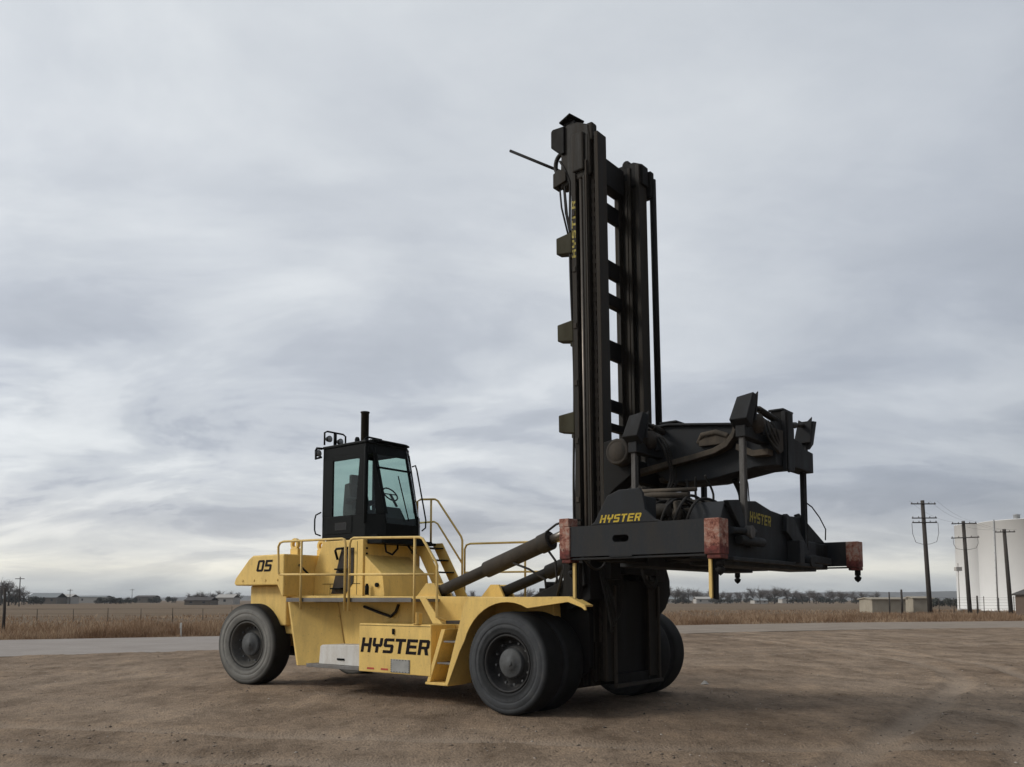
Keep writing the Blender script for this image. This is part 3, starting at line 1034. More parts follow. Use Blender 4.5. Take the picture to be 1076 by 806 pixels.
# projecting curved lower flange
fl_top = [(1.50, 4.22), (2.2, 4.33), (2.7, 4.40), (3.1, 4.47), (3.32, 4.56), (3.44, 4.70), (3.48, 4.83)]
fl = fl_top + [(p[0] + .03, p[1] - .09) for p in fl_top[::-1]]
for ya, yb_ in ((-.64, -.421), (.421, .64)):
    MB().prism(fl, 'y', ya, yb_).build('flange', M['dust2'], cb, .008)
MB().prism([(3.52, 4.50), (3.80, 4.36), (4.05, 4.36), (4.05, 4.26), (3.78, 4.26), (3.50, 4.40)], 'y', -.64, -.421).build('flange', M['dust2'], cb, .008)
mb = MB()
mb.tube([(2.75, -.43, 4.62), (2.85, -.50, 4.74), (3.1, -.50, 4.76), (3.3, -.50, 4.68), (3.3, -.43, 4.60)], .05, 8)
mb.box(2.78, 3.28, -.50, -.44, 4.55, 4.72)
mb.build('plate', M['dust2'], cb, .02)
mb = MB()
mb.tube([(3.1 + .07 * math.cos(t), 0, 4.90 + .09 * math.sin(t)) for t in np.linspace(0, math.pi, 9)], .012, 6)
mb.build('lifting_loop', M['rod'], cb)
for (xc, zt_, zb_) in ((1.98, 4.66, 4.16), (3.90, 4.70, 4.14)):
    # near arm is slim, the far arm of the front member is a deep box
    mb = MB().prism([(.43, zb_ + .06), (.43, zt_), (.9, zt_ - .02), (1.0, zt_ - .12), (1.46, zt_ - .14), (1.46, zb_ + .06)], 'x', xc - .13, xc + .15)
    xb = mb.build('cross_member', M['slate'], frame, .012)
    MB().prism([(xc - .07, zt_ - .24), (xc - .07, zt_ - .06), (xc + .09, zt_ - .06), (xc + .09, zt_ - .24)], 'y', -1.37, -.43).build('side_arm', M['slate'], xb, .012)
    if xc > 3:
        MB().prism([(-.66, zt_ - .02), (-.22, zt_ - .0), (-.22, zb_ + .22), (-.36, zb_ + .16), (-.66, zb_ + .28)], 'x', xc + .206, xc + .25).build('face_plate', M['dusty'], xb, .01)
        MB().box(xc + .206, xc + .28, -.18, .16, zb_ - .08, zt_ + .34).build('channel', M['slate'], xb, .012)
        MB().box(xc + .281, xc + .30, -.16, -.10, zb_ - .12, zt_ + .32).build('channel_web', M['black'], xb, .004)
    # centre box with cap on top
    mb = MB()
    ybx, hb_, xl = (.25, .20, -.06) if xc > 3 else (.22, .28, -.14)
    zq = zt_ + (.40 if xc > 3 else .47)
    for yy in (ybx - hb_, ybx + hb_ - .05):
        mb.box(xc + xl, xc + .14, yy, yy + .05, zt_ - .02, zq)
    mb.box(xc + xl, xc + xl + .05, ybx - hb_ + .05, ybx + hb_ - .05, zt_ - .02, zq)
    mb.cyl((xc + .04, ybx, zt_ - .02), (xc + .04, ybx, zq - .05), .07, 12)
    mb.build('centre_box', M['black'], xb, .008)
    mb = MB()
    zq = zt_ + (.402 if xc > 3 else .472)
    mb.box(xc + xl - .03, xc + .17, ybx - hb_ - .03, ybx + hb_ + .03, zq, zq + .03)
    mb.build('cap_plate', M['slate'], xb, .006)
    for sgn in (-1, 1):
        y = 1.30 * sgn
        # bracket head: a bent plate with side cheeks that carries the hanger
        mb = MB()
        o1, o2 = y - .02 * sgn, y + .17 * sgn
        mb.hexa([(xc - .13, o1, zt_ - .10), (xc + .16, o1, zt_ - .10), (xc + .16, o2, zt_ + .02), (xc - .13, o2, zt_ + .02)],
                [(xc - .02, o1 - .06 * sgn, zt_ + .36), (xc + .25, o1 - .06 * sgn, zt_ + .40), (xc + .25, o2 - .06 * sgn, zt_ + .42), (xc - .02, o2 - .06 * sgn, zt_ + .38)])
        br = mb.build('hanger_bracket', M['slate'], xb, .012)
        mb = MB().prism([(xc - .10, zt_ + .02), (xc + .0, zt_ + .44), (xc + .06, zt_ + .40), (xc + .16, zt_ + .40), (xc + .24, zt_ + .47), (xc + .2, zt_ + .02)], 'y', *sorted((y - .12 * sgn, y - .09 * sgn)))
        mb.build('cheek_plate', M['slate'], br, .006)
        # pivot drum beside it
        if sgn > 0:
            mb = MB().box(xc - .05, xc + .1, y - .05, y + .05, zt_ - .16, zt_ + .0)
            mb.build('pin_block', M['slate'], br, .01)
        mb = MB()
        mb.lathe([(.001, .20), (.08, .20), (.10, .15), (.15, .15), (.155, .08), (.155, -.10), (.001, -.10)], (xc + .02, y - .36 * sgn, zt_ + .02), 'x', 20)
        if sgn < 0:
            mb.build('pivot_drum', M['dusty'], xb)
            MB().prism([(y - .52 * sgn, zt_ - .14), (y - .60 * sgn, zt_ + .10), (y - .72 * sgn, zt_ + .14), (y - .74 * sgn, zt_ - .1)], 'x', xc - .02, xc + .14).build('lug_plate', M['slate'], xb, .01)
        # actuator from the box to the bracket
        mb = MB()
        mb.cyl((xc + .08, y - .10 * sgn, zt_ + .33), (xc + .08, (y - .52 * sgn), zt_ + .27), .035, 12)
        mb.cyl((xc + .08, (y - .50 * sgn), zt_ + .275), (xc + .08, ybx + (hb_ - .03) * sgn, zt_ + .20), .055, 12)
        mb.build('actuator', M['mast'], xb)
        # the hanger leg down to the spreader
        mb = MB()
        zf = 2.98 if sgn < 0 else 2.62
        mb.box(xc - .035, xc + .045, y - .035, y + .035, zf, zt_ - .04)
        mb.box(xc - .02, xc + .06, y + .036, y + .048, zf + .2, zt_ - .3)
        mb.cyl((xc - .12, y, zf), (xc + .15, y, zf), .10, 12)
        mb.build('hanger', M['leg'] if sgn < 0 else M['slate'], frame, .01)

for k in range(4):
    hose([(4.08, -.55 - .12 * k, 4.80), (4.16, -.50 - .12 * k, 4.62 - .05 * k), (4.12, -.30, 4.48 - .04 * k), (4.07, -.05 + .05 * k, 4.66)], .016, frame)
for k in range(3):
    hose([(2.16, -.9 + .12 * k, 4.78), (2.30, -.85 + .12 * k, 4.5), (2.35, -.7 + .1 * k, 4.1 - .05 * k), (2.3, -.8, 3.7)], .018, frame)

# --- spreader ---------------------------------------------------------------------------
spr = empty('spreader')
spr.parent = root
# two main box beams across and the centre body
for x0, x1 in ((3.38, 3.78), (2.20, 2.60)):
    MB().box(x0, x1, -2.88, 2.88, 2.52, 3.0).build('telescopic_beam', M['black'], spr, .012)
mb = MB()
for x0, x1 in ((3.34, 3.86), (2.12, 2.64)):
    mb.prism([(-2.02, 2.46), (-2.02, 3.16), (-1.86, 3.42), (-.70, 3.52), (-.1, 3.42), (.55, 3.38), (1.45, 3.42), (1.45, 3.0), (2.02, 3.0), (2.02, 2.46)], 'x', x0, x1)
mb.box(2.641, 3.339, -1.5, 1.5, 2.55, 3.20)
body = mb.build('main_frame', M['slate'], spr, .015)
lettering('lettering', 'HYSTER', (3.864, -.98, 3.17), (0, 1, -.03), (0, .0, 1), .17, .85, M['decal_worn'], body, shear=.15)
mb = MB()
# front skirt, gusset and ledge
mb.box(3.865, 4.02, -1.95, 1.9, 2.52, 2.58)
mb.prism([(-1.95, 3.42), (-1.55, 3.46), (-1.05, 2.80), (-1.12, 2.74), (-1.4, 2.95)], 'x', 3.865, 3.94)
mb.prism([(.4, 3.4), (.75, 3.3), (1.5, 2.75), (2.6, 2.72), (2.6, 2.60), (1.3, 2.62), (.35, 3.1)], 'x', 3.865, 3.95)
mb.cyl((3.95, -1.6, 2.85), (3.95, -.7, 2.85), .075, 12)
mb.cyl((3.95, -1.85, 2.98), (3.95, -1.0, 3.0), .05, 12)
mb.box(3.87, 4.10, .55, .75, 2.56, 2.95)
mb.build('gusset', M['slate'], body, .01)
for x0, x1 in ((3.40, 3.46), (3.72, 3.76)):
    MB().prism([(1.9, 3.0), (1.3, 3.46), (1.5, 3.5), (2.85, 3.02)], 'x', x0, x1).build('end_gusset', M['black'], body, .01)
MB().tube([(3.9, 1.36, 3.7), (3.92, 1.7, 3.62), (3.95, 2.0, 3.45), (3.97, 2.25, 3.25), (3.95, 2.28, 3.05)], .012, 6).build('cable', M['hose'], body)
MB().tube([(3.9, -1.25, 4.0), (3.9, -1.1, 3.75), (3.85, -.95, 3.5)], .010, 6).build('cable', M['hose'], body)
# hydraulic clutter on the body
mb = MB()
mb.cyl((2.75, -1.9, 3.42), (2.75, 1.4, 3.52), .07, 12)
mb.cyl((2.0, -1.25, 3.62), (3.4, -1.25, 3.45), .06, 12)
mb.cyl((2.2, -1.5, 3.75), (2.2, .3, 3.72), .07, 12)
mb.box(2.75, 3.2, -1.3, -.7, 3.2, 3.42)
mb.box(2.85, 3.15, -2.3, -1.9, 2.9, 3.18)
mb.lathe([(.001, -.18), (.10, -.16), (.12, 0), (.10, .16), (.001, .18)], (3.0, -2.3, 3.28), 'x', 12)
mb.build('hydraulic_block', M['mast'], body, .015)
for k in range(9):
    x = 2.1 + .16 * k
    y = -1.9 + .1 * (k % 3)
    hose([(x, y - .5, 3.08), (x + .1, y - .45, 3.35), (x + .05, y, 3.5 + .05 * (k % 2)), (x + .12, y + .4, 3.45), (x + .3, y + .5, 3.2)], .022, body)
for k in range(5):
    x = 2.15 + .22 * k
    hose([(x, -.4 - .1 * k, 4.0), (x + .05 * (-1) ** k, -.6, 3.7), (x + .1, -.8, 3.4)], .02, body)
hose([(1.9, -1.1, 3.95), (2.3, -1.2, 3.55), (2.6, -1.3, 3.5)], .022, body)
hose([(3.15, .3, 3.4), (3.18, .3, 3.75), (3.15, .1, 4.02)], .05, body)
hose([(2.0, .4, 3.4), (2.02, .5, 3.75), (2.0, .4, 4.1)], .07, body)
for (x, y, z, r_) in ((2.55, -1.75, 3.30, .07), (2.95, -1.65, 3.34, .09), (3.15, -2.05, 3.26, .06), (2.30, -2.2, 3.2, .06)):
    MB().lathe([(.001, z - .12), (r_, z - .12), (r_, z + .02), (r_ * .6, z + .05), (r_ * .6, z + .16), (.001, z + .17)], (x, y, 0), 'z', 12).build('fitting', M['dust2'], body)
MB().tube([(2.15, -2.0, 3.56), (2.7, -1.98, 3.58), (3.3, -1.95, 3.54)], .045, 10).build('pipe', M['dust2'], body)
MB().tube([(2.2, -1.7, 3.70), (3.3, -1.66, 3.66)], .035, 10).build('pipe', M['dust2'], body)
# end beams
for sgn in (-1, 1):
    mb = MB()
    y0, y1 = sorted((sgn * 2.885, sgn * 3.13))
    # a box beam with a round-ended slot through its middle
    z0b, z1b = 2.59, 3.045
    hx, hz, hr, hl = 2.81, 2.835, .052, .085
    hole, rect = [], []
    for k in range(24):
        t = 2 * math.pi * (k + .5) / 24
        ct, st_ = math.cos(t), math.sin(t)
        hole.append((hx + hr * ct + (hl if ct > 0 else -hl), hz + hr * st_))
        kx = min((.19 / abs(ct)) if abs(ct) > 1e-6 else 9, ((.2275) / abs(st_)) if abs(st_) > 1e-6 else 9)
        rect.append((hx + .0 + kx * ct, (z0b + z1b) / 2 + kx * st_))
    crn = [(hx + .19, z1b), (hx - .19, z1b), (hx - .19, z0b), (hx + .19, z0b)]
    vs, fs = [], []
    for yy in (y0, y1):
        vs += [(p[0], yy, p[1]) for p in hole] + [(p[0], yy, p[1]) for p in rect] + [(p[0], yy, p[1]) for p in crn]
    for base_ in (0, 52):
        for k in range(24):
            k2 = (k + 1) % 24
            A_, B_ = rect[k], rect[k2]
            if abs(A_[0] - B_[0]) > 1e-6 and abs(A_[1] - B_[1]) > 1e-6:
                ci = min(range(4), key=lambda q: (crn[q][0] - A_[0]) ** 2 + (crn[q][1] - A_[1]) ** 2)
                fs.append((base_ + k, base_ + 24 + k, base_ + 48 + ci, base_ + 24 + k2, base_ + k2))
            else:
                fs.append((base_ + k, base_ + 24 + k, base_ + 24 + k2, base_ + k2))
    for k in range(24):
        k2 = (k + 1) % 24
        fs.append((k, k2, 52 + k2, 52 + k))
    mb.add(vs, fs)
    mb.box(1.93, hx - .19, y0, y1, z0b, z1b)
    mb.box(hx + .19, 4.13, y0, y1, z0b, z1b)
    mb.box(hx - .189, hx + .189, y0 + .001, y1 - .001, z0b - .02, z0b - .001)
    mb.box(hx - .189, hx + .189, y0 + .001, y1 - .001, z1b + .0005, z1b + .002)
    mb.box(1.93, 4.13, y0 + .02, y1 - .02, z0b - .045, z0b - .021)
    eb = mb.build('end_beam', M['slate_flat'], spr)
    # gusset tower on the beam
    mb = MB()
    tower = [(2.28, 3.047), (2.36, 3.10), (2.58, 3.47), (2.78, 3.545), (3.12, 3.55), (3.17, 3.48), (3.22, 3.22), (3.36, 3.09), (3.48, 3.047)]
    y0, y1 = sorted((sgn * 3.06, sgn * 3.12))
    mb.prism(tower, 'y', y0, y1)
    mb.box(2.60, 2.66, *sorted((sgn * 2.6, sgn * 3.06)), 3.047, 3.45)
    mb.box(3.05, 3.11, *sorted((sgn * 2.6, sgn * 3.06)), 3.047, 3.45)
    tw = mb.build('gusset_plate', M['slate'], eb, .012)
    if sgn < 0:
        lettering('lettering', 'HYSTER', (2.45, -3.1235, 3.075), (1, 0, -.005), (0, 0, 1), .115, .68, M['decal_yellow'], eb, shear=.3)
    for x0, x1 in ((1.74, 1.93), (4.13, 4.36)):
        mb = MB()
        y0, y1 = sorted((sgn * 2.87, sgn * 3.15))
        mb.box(x0, x1, y0, y1, 2.56, 3.045)
        mb.box(x0 + .03, x1 - .0, y0 + .02, y1 - .02, 2.50, 2.559)
        if x0 < 2:
            mb.box(x0 - .02, x0 + .16, y0 + .02, y1 - .01, 3.047, 3.18)
        cp = mb.build('corner_plate', M['redwhite'], spr, .012)
        mb = MB()
        xm, ym = (x0 + x1) / 2 + .05, (y0 + y1) / 2
        mb.cyl((xm, ym, 2.40), (xm, ym, 2.50), .055, 12)
        mb.lathe([(.03, 2.40), (.07, 2.36), (.05, 2.31), (.001, 2.27)], (xm, ym, 0), 'z', 12)
        mb.build('twist_lock', M['black'], cp)
        if sgn < 0:
            mb = MB()
            xa = x0 + .05 if x0 > 2 else x0 + .22
            mb.prism([(xa - .03, 2.5), (xa + .015, 2.5), (xa + .015, 1.98), (xa + .0, 1.96), (xa - .03, 2.0)], 'y', -3.07, -3.03)
            mb.build('guide_post', M['rail'], cp, .004)
            mb = MB()
            mb.prism([(xa - .03, 2.5), (xa + .06, 2.5), (xa + .05, 1.95), (xa - .03, 1.98)], 'y', -3.025, -2.93)
            mb.build('guide_plate', M['black'], cp, .004)

# ----------------------------------------------------------------------------
# GROUND
# ----------------------------------------------------------------------------
def vnoise(x, y, seed):
    xi, yi = np.floor(x).astype(np.int64), np.floor(y).astype(np.int64)
    fxx, fyy = x - xi, y - yi
    fxx = fxx * fxx * (3 - 2 * fxx)
    fyy = fyy * fyy * (3 - 2 * fyy)

    def hsh(a, b_):
        n = (a * 374761393 + b_ * 668265263 + seed * 982451653) & 0x7fffffff
        n = ((n ^ (n >> 13)) * 1274126177) & 0x7fffffff
        return ((n ^ (n >> 16)) & 0xffff) / 65535.0
    v00, v10, v01, v11 = hsh(xi, yi), hsh(xi + 1, yi), hsh(xi, yi + 1), hsh(xi + 1, yi + 1)
    return (v00 * (1 - fxx) + v10 * fxx) * (1 - fyy) + (v01 * (1 - fxx) + v11 * fxx) * fyy


def lot_height(x, y):
    h = .05 * (vnoise(x * .35, y * .35, 1) - .5) + .030 * (vnoise(x * 1.3, y * 1.3, 2) - .5) + .022 * (vnoise(x * 4, y * 4, 3) - .5)
    h = h + .016 * (vnoise(x * 11, y * 11, 4) - .5)
    t, r = track_fields(x, y)
    return h - .055 * t + .035 * r


# wheel tracks pressed into the dirt: centre lines as (x, y) points
TRACKS = [
    ([(2.6, 7), (4.6, 9.7), (8.7, 15.9), (11.7, 20.6), (13.4, 26), (13.6, 34), (12, 45)], .85),
    ([(-30, 22), (-18, 16.5), (-8, 12.6), (2, 10.6), (12, 10.4), (24, 13)], .95),
    ([(-26, 14), (-12, 10.2), (0, 8.6), (9, 8.0)], .9),
    ([(4, 27), (16, 26), (30, 29), (46, 37)], 1.0),
    ([(-22, 27), (-11, 24), (-3, 25), (8, 31), (24, 41)], .9),
]


def track_fields(x, y):
    t = np.zeros_like(x)
    rim = np.zeros_like(x)
    for pts, half in TRACKS:
        p = np.array(pts, float)
        best = np.full(x.shape, 1e9)
        sgn_ = np.zeros_like(x)
        for a, b2 in zip(p[:-1], p[1:]):
            d = b2 - a
            u = np.clip(((x - a[0]) * d[0] + (y - a[1]) * d[1]) / (d @ d), 0, 1)
            ex, ey = x - a[0] - u * d[0], y - a[1] - u * d[1]
            dd = np.hypot(ex, ey)
            m_ = dd < best
            best = np.where(m_, dd, best)
            sgn_ = np.where(m_, np.sign(d[0] * ey - d[1] * ex), sgn_)
        s_ = best * sgn_ + .25 * (vnoise(x * .5, y * .5, 41) - .5)
        wgt = .35 + .65 * vnoise(x * .35, y * .35, 42)
        for c_ in (-half, half):
            t = np.maximum(t, wgt * np.exp(-((s_ - c_) / .27) ** 4))
            rim = np.maximum(rim, wgt * np.exp(-((np.abs(s_ - c_) - .38) / .13) ** 2))
    return t, rim


def grid_mesh(xs, ys, fn, name, mat):
    X, Yg = np.meshgrid(xs, ys)
    Z = fn(X, Yg)
    v = np.stack([X.ravel(), Yg.ravel(), Z.ravel()], 1)
    nx, ny = len(xs), len(ys)
    i = np.arange((nx - 1) * (ny - 1))
    r, c_ = i // (nx - 1), i % (nx - 1)
    a = r * nx + c_
    f = np.stack([a, a + 1, a + nx + 1, a + nx], 1)
    me = bpy.data.meshes.new(name)
    me.vertices.add(len(v))
    me.vertices.foreach_set('co', v.ravel())
    me.loops.add(len(f) * 4)
    me.loops.foreach_set('vertex_index', f.ravel().astype(np.int32))
    me.polygons.add(len(f))
    me.polygons.foreach_set('loop_start', np.arange(0, len(f) * 4, 4, dtype=np.int32))
    me.polygons.foreach_set('use_smooth', np.ones(len(f), bool))
    me.update(calc_edges=True)
    me.validate()
    me.materials.append(mat)
    o = bpy.data.objects.new(name, me)
    C.objects.link(o)
    return o


# gravel material
m, nt, b = new_mat('gravel_dirt')
v = objcoord(nt)
big = noise(nt, v, .16, 5, .55, .3)
mid = noise(nt, objcoord(nt, (1, .45, 1)), 1.1, 7, .65)
fine = noise(nt, v, 8, 9, .78)
grain = noise(nt, v, 60, 3, .7)
c1 = ramp(nt, big, [(.30, (.192, .138, .096)), (.50, (.248, .184, .131)), (.68, (.300, .230, .170))])
c2 = ramp(nt, mid, [(.34, (.62, .60, .58)), (.52, (1, 1, 1)), (.68, (1.28, 1.26, 1.22))])
c = mixc(nt, 1.0, c1, c2, 'MULTIPLY')
c3 = ramp(nt, fine, [(.34, (.45, .44, .43)), (.46, (.92, .92, .92)), (.56, (1.05, 1.05, 1.04)), (.68, (1.42, 1.40, 1.36))])
c = mixc(nt, .85, c, c3, 'MULTIPLY')
vo = node(nt, 'ShaderNodeTexVoronoi')
vo.inputs['Scale'].default_value = 26
nt.links.new(v, vo.inputs['Vector'])
st_ = ramp(nt, vo.outputs['Distance'], [(.12, (.62, .61, .60)), (.32, (1.0, 1.0, 1.0)), (.6, (1.08, 1.08, 1.08))])
c = mixc(nt, .5, c, st_, 'MULTIPLY')
at_ = node(nt, 'ShaderNodeAttribute', attribute_name='track')
c = mixc(nt, math_n(nt, 'MULTIPLY', at_.outputs['Fac'], .95), c, mixc(nt, .6, c, (.36, .29, .225)))
nt.links.new(c, b.inputs['Base Color'])
b.inputs['Roughness'].default_value = .95
b.inputs['Specular IOR Level'].default_value = .12
hb = math_n(nt, 'ADD', math_n(nt, 'MULTIPLY', fine, .7), math_n(nt, 'MULTIPLY', grain, .4))
hb = math_n(nt, 'SUBTRACT', hb, math_n(nt, 'MULTIPLY', vo.outputs['Distance'], .5))
bump(nt, b, hb, .8, .05)
M['gravel'] = m

# dry field
m, nt, b = new_mat('dry_field')
v = objcoord(nt)
big = noise(nt, objcoord(nt, (.35, 1, 1)), .035, 6, .6)
sm_ = noise(nt, objcoord(nt, (.5, 1, 1)), .9, 6, .7)
c = mixc(nt, sm_, ramp(nt, big, [(.34, (.122, .090, .062)), (.5, (.180, .134, .092)), (.66, (.228, .175, .123))]), (.14, .100, .066))
nt.links.new(c, b.inputs['Base Color'])
b.inputs['Roughness'].default_value = 1
b.inputs['Specular IOR Level'].default_value = .05
bump(nt, b, sm_, .5, .1)
M['field'] = m

# road: pale worn asphalt, dustier to the right
m, nt, b = new_mat('worn_road')
t = node(nt, 'ShaderNodeTexCoord')
sp = node(nt, 'ShaderNodeSeparateXYZ')
nt.links.new(t.outputs['Object'], sp.inputs[0])
fr = node(nt, 'ShaderNodeMapRange')
fr.inputs[1].default_value = -14
fr.inputs[2].default_value = 4
nt.links.new(sp.outputs[0], fr.inputs[0])
n1 = noise(nt, t.outputs['Object'], .5, 8, .65)
n2 = noise(nt, t.outputs['Object'], 14, 5, .7)
asph = ramp(nt, n1, [(.3, (.275, .243, .220)), (.7, (.330, .298, .272))])
dust = ramp(nt, n1, [(.3, (.225, .185, .150)), (.7, (.300, .255, .210))])
c = mixc(nt, fr.outputs[0], asph, dust)
c = mixc(nt, .5, c, ramp(nt, n2, [(.3, (.75, .75, .75)), (.7, (1.15, 1.15, 1.15))]), 'MULTIPLY')
nt.links.new(c, b.inputs['Base Color'])
b.inputs['Roughness'].default_value = .95
b.inputs['Specular IOR Level'].default_value = .08
bump(nt, b, n2, .3, .02)
M['road'] = m

# field sheet to the horizon
mb = MB()
mb.add([(-6000, -300, -.16), (6000, -300, -.16), (6000, 9000, -.16), (-6000, 9000, -.16)], [(0, 1, 2, 3)])
kind(mb.build('field', M['field']), 'structure')

# lot: fine grid near the camera, coarser skirts beyond
xs = np.concatenate([np.linspace(-70, -17, 90)[:-1], np.linspace(-17, 19, 520)[:-1], np.linspace(19, 80, 100)])
ys = np.concatenate([np.linspace(-12, 7, 20)[:-1], np.linspace(7, 24, 300)[:-1], np.linspace(24, 75, 240)])
ROAD_N = [(-70, 3), (-40, 16.5)] + [tuple(ground_at(px, py)[:2]) for px, py in ((0, 690), (228, 683.5), (480, 673), (740, 665), (900, 661.5), (1076, 659.5))] + [(70, 67)]
ROAD_F = [(-70, 14), (-40, 29)] + [tuple(ground_at(px, py)[:2]) for px, py in ((0, 672.5), (228, 668.5), (480, 662.5), (740, 656.5), (900, 654), (1076, 652.5))] + [(75, 85)]
rnx, rny = zip(*ROAD_N)
rfx, rfy = zip(*ROAD_F)


def road_near(x):
    return np.interp(x, rnx, rny)


def road_far(x):
    return np.interp(x, rfx, rfy)


def lotz(X, Yg):
    z = lot_height(X, Yg)
    edge = road_near(X) + 1.2 * (vnoise(X * .5, Yg * .0 + 3, 9) - .5) + .5 * (vnoise(X * 1.8, Yg * .0 + 5, 12) - .5)
    d = edge - Yg
    return np.where(d < 0, -.02 + np.maximum(d * .08, -.20), np.minimum(z, z)) + .0


lot = kind(grid_mesh(xs, ys, lotz, 'gravel_lot', M['gravel']), 'structure')
_X, _Y = np.meshgrid(xs, ys)
_a = lot.data.attributes.new('track', 'FLOAT', 'POINT')
_a.data.foreach_set('value', track_fields(_X, _Y)[0].astype(np.float32).ravel())
# road strip lies just above
mb = MB()
sx = np.linspace(-68, 69, 80)
vv, ff = [], []
for i, x in enumerate(sx):
    for k in range(5):
        yy = road_near(x) + (road_far(x) - road_near(x)) * k / 4
        vv.append((x, yy, .0 + .05 * (1 - (k / 2 - 1) ** 2)))
for i in range(len(sx) - 1):
    for k in range(4):
        a = i * 5 + k
        ff.append((a, a + 5, a + 6, a + 1))
mb.add(vv, ff, True)
kind(mb.build('road', M['road']), 'structure')

# pebbles -----------------------------------------------------------------------------
m, nt, b = new_mat('pebble_stone')
g = node(nt, 'ShaderNodeNewGeometry')
c = ramp(nt, g.outputs['Random Per Island'], [(0, (.06, .05, .042)), (.30, (.14, .11, .085)), (.75, (.24, .19, .15)), (1, (.40, .35, .30))])
nt.links.new(c, b.inputs['Base Color'])
b.inputs['Roughness'].default_value = .9
M['pebble'] = m
N = 22000
base = np.array([(1, 0, 0), (0, 1, 0), (-1, 0, 0), (0, -1, 0), (0, 0, 1), (0, 0, -1)], float)
tri = np.array([(0, 1, 4), (1, 2, 4), (2, 3, 4), (3, 0, 4), (1, 0, 5), (2, 1, 5), (3, 2, 5), (0, 3, 5)])
dist = 8.5 + 30 * rng.random(N) ** 1.8
px = (rng.random(N) * 1.36 - .68) * dist
dens = vnoise(px * .6, dist * .9, 20)
keep = rng.random(N) < np.clip((dens - .25) * 1.7, .05, 1)
keep &= dist < road_near(px) - .5
px, dist = px[keep], dist[keep]
n = len(px)
size = .005 + .019 * rng.random(n) ** 6
ang = rng.random(n) * 6.28
V = base[None] * (1 + .5 * (rng.random((n, 6, 1)) - .5)) * np.stack([size * (1 + rng.random(n)), size * (.8 + .5 * rng.random(n)), size * .7], 1)[:, None, :]
ca, sa = np.cos(ang)[:, None], np.sin(ang)[:, None]
Vx = V[..., 0] * ca - V[..., 1] * sa + px[:, None]
Vy = V[..., 0] * sa + V[..., 1] * ca + dist[:, None]
Vz = V[..., 2] + (lot_height(px, dist) + size * .25)[:, None]


def raw_mesh(name, verts, tris, mat):
    me = bpy.data.meshes.new(name)
    me.vertices.add(len(verts))
    me.vertices.foreach_set('co', np.ascontiguousarray(verts, dtype=np.float32).ravel())
    k = tris.shape[1]
    me.loops.add(len(tris) * k)
    me.loops.foreach_set('vertex_index', np.ascontiguousarray(tris, dtype=np.int32).ravel())
    me.polygons.add(len(tris))
    me.polygons.foreach_set('loop_start', np.arange(0, len(tris) * k, k, dtype=np.int32))
    me.update(calc_edges=True)
    me.validate()
    me.materials.append(mat)
    o = bpy.data.objects.new(name, me)
    C.objects.link(o)
    return o


vv = np.stack([Vx, Vy, Vz], -1).reshape(-1, 3)
tt = (tri[None] + (np.arange(n) * 6)[:, None, None]).reshape(-1, 3)
kind(raw_mesh('gravel', vv, tt, M['pebble']), 'stuff')

# dry grass -----------------------------------------------------------------------------
m, nt, b = new_mat('dry_grass')
g = node(nt, 'ShaderNodeNewGeometry')
cA = ramp(nt, g.outputs['Random Per Island'], [(0, (.21, .138, .09)), (.5, (.35, .245, .162)), (1, (.50, .39, .28))])
cB = ramp(nt, noise(nt, objcoord(nt), .22, 4, .6), [(.40, (.62, .52, .45)), (.58, (1.08, 1.06, 1.02))])
c = mixc(nt, 1.0, cA, cB, 'MULTIPLY')
nt.links.new(c, b.inputs['Base Color'])
b.inputs['Roughness'].default_value = .9
b.inputs['Specular IOR Level'].default_value = .1
tl = node(nt, 'ShaderNodeBsdfTranslucent')
nt.links.new(c, tl.inputs['Color'])
ms = node(nt, 'ShaderNodeMixShader')
ms.inputs[0].default_value = .38
nt.links.new(b.outputs[0], ms.inputs[1])
nt.links.new(tl.outputs[0], ms.inputs[2])
nt.links.new(ms.outputs[0], nt.nodes['Material Output'].inputs['Surface'])
M['grass'] = m


def grass_patch(N, xr, off, hmin, hmax, seed, width, thresh=.3):
    r = np.random.default_rng(seed)
    x = xr[0] + (xr[1] - xr[0]) * r.random(N)
    o_ = off[0] + (off[1] - off[0]) * r.random(N) ** 1.5
    y = road_far(x) + o_
    d = vnoise(x * .28, y * .28, 31) * .65 + vnoise(x * 1.1, y * 1.1, 32) * .35
    k = r.random(N) < np.clip((d - thresh) * 3, .10, 1)
    k &= np.abs(x) < y * .78 + 2
    x, y, d, o_ = x[k], y[k], d[k], o_[k]
    n = len(x)
    h = (hmin + (hmax - hmin) * r.random(n) ** 1.4) * (.35 + 1.0 * d) * np.clip(.25 + o_ / 4, .25, 1)
    a = r.random(n) * 6.28
    lean = .9 * h * r.random(n)
    la = r.random(n) * 6.28
    w = width * (.6 + .8 * r.random(n))
    z0_ = -.1
    p0 = np.stack([x - np.cos(a) * w, y - np.sin(a) * w, np.full(n, z0_)], 1)
    p1 = np.stack([x + np.cos(a) * w, y + np.sin(a) * w, np.full(n, z0_)], 1)
    p2 = np.stack([x + np.cos(la) * lean, y + np.sin(la) * lean, z0_ + h], 1)
    return np.stack([p0, p1, p2], 1).reshape(-1, 3)


gv = np.concatenate([grass_patch(90000, (-34, 2), (.05, 16), .2, .95, 1, .022),
                     grass_patch(90000, (-6, 75), (.05, 26), .2, .80, 2, .030),
                     grass_patch(40000, (-60, 110), (14, 80), .15, .5, 3, .05)])
gt = np.arange(len(gv)).reshape(-1, 3)
kind(raw_mesh('dry_grass', gv, gt, M['grass']), 'stuff')

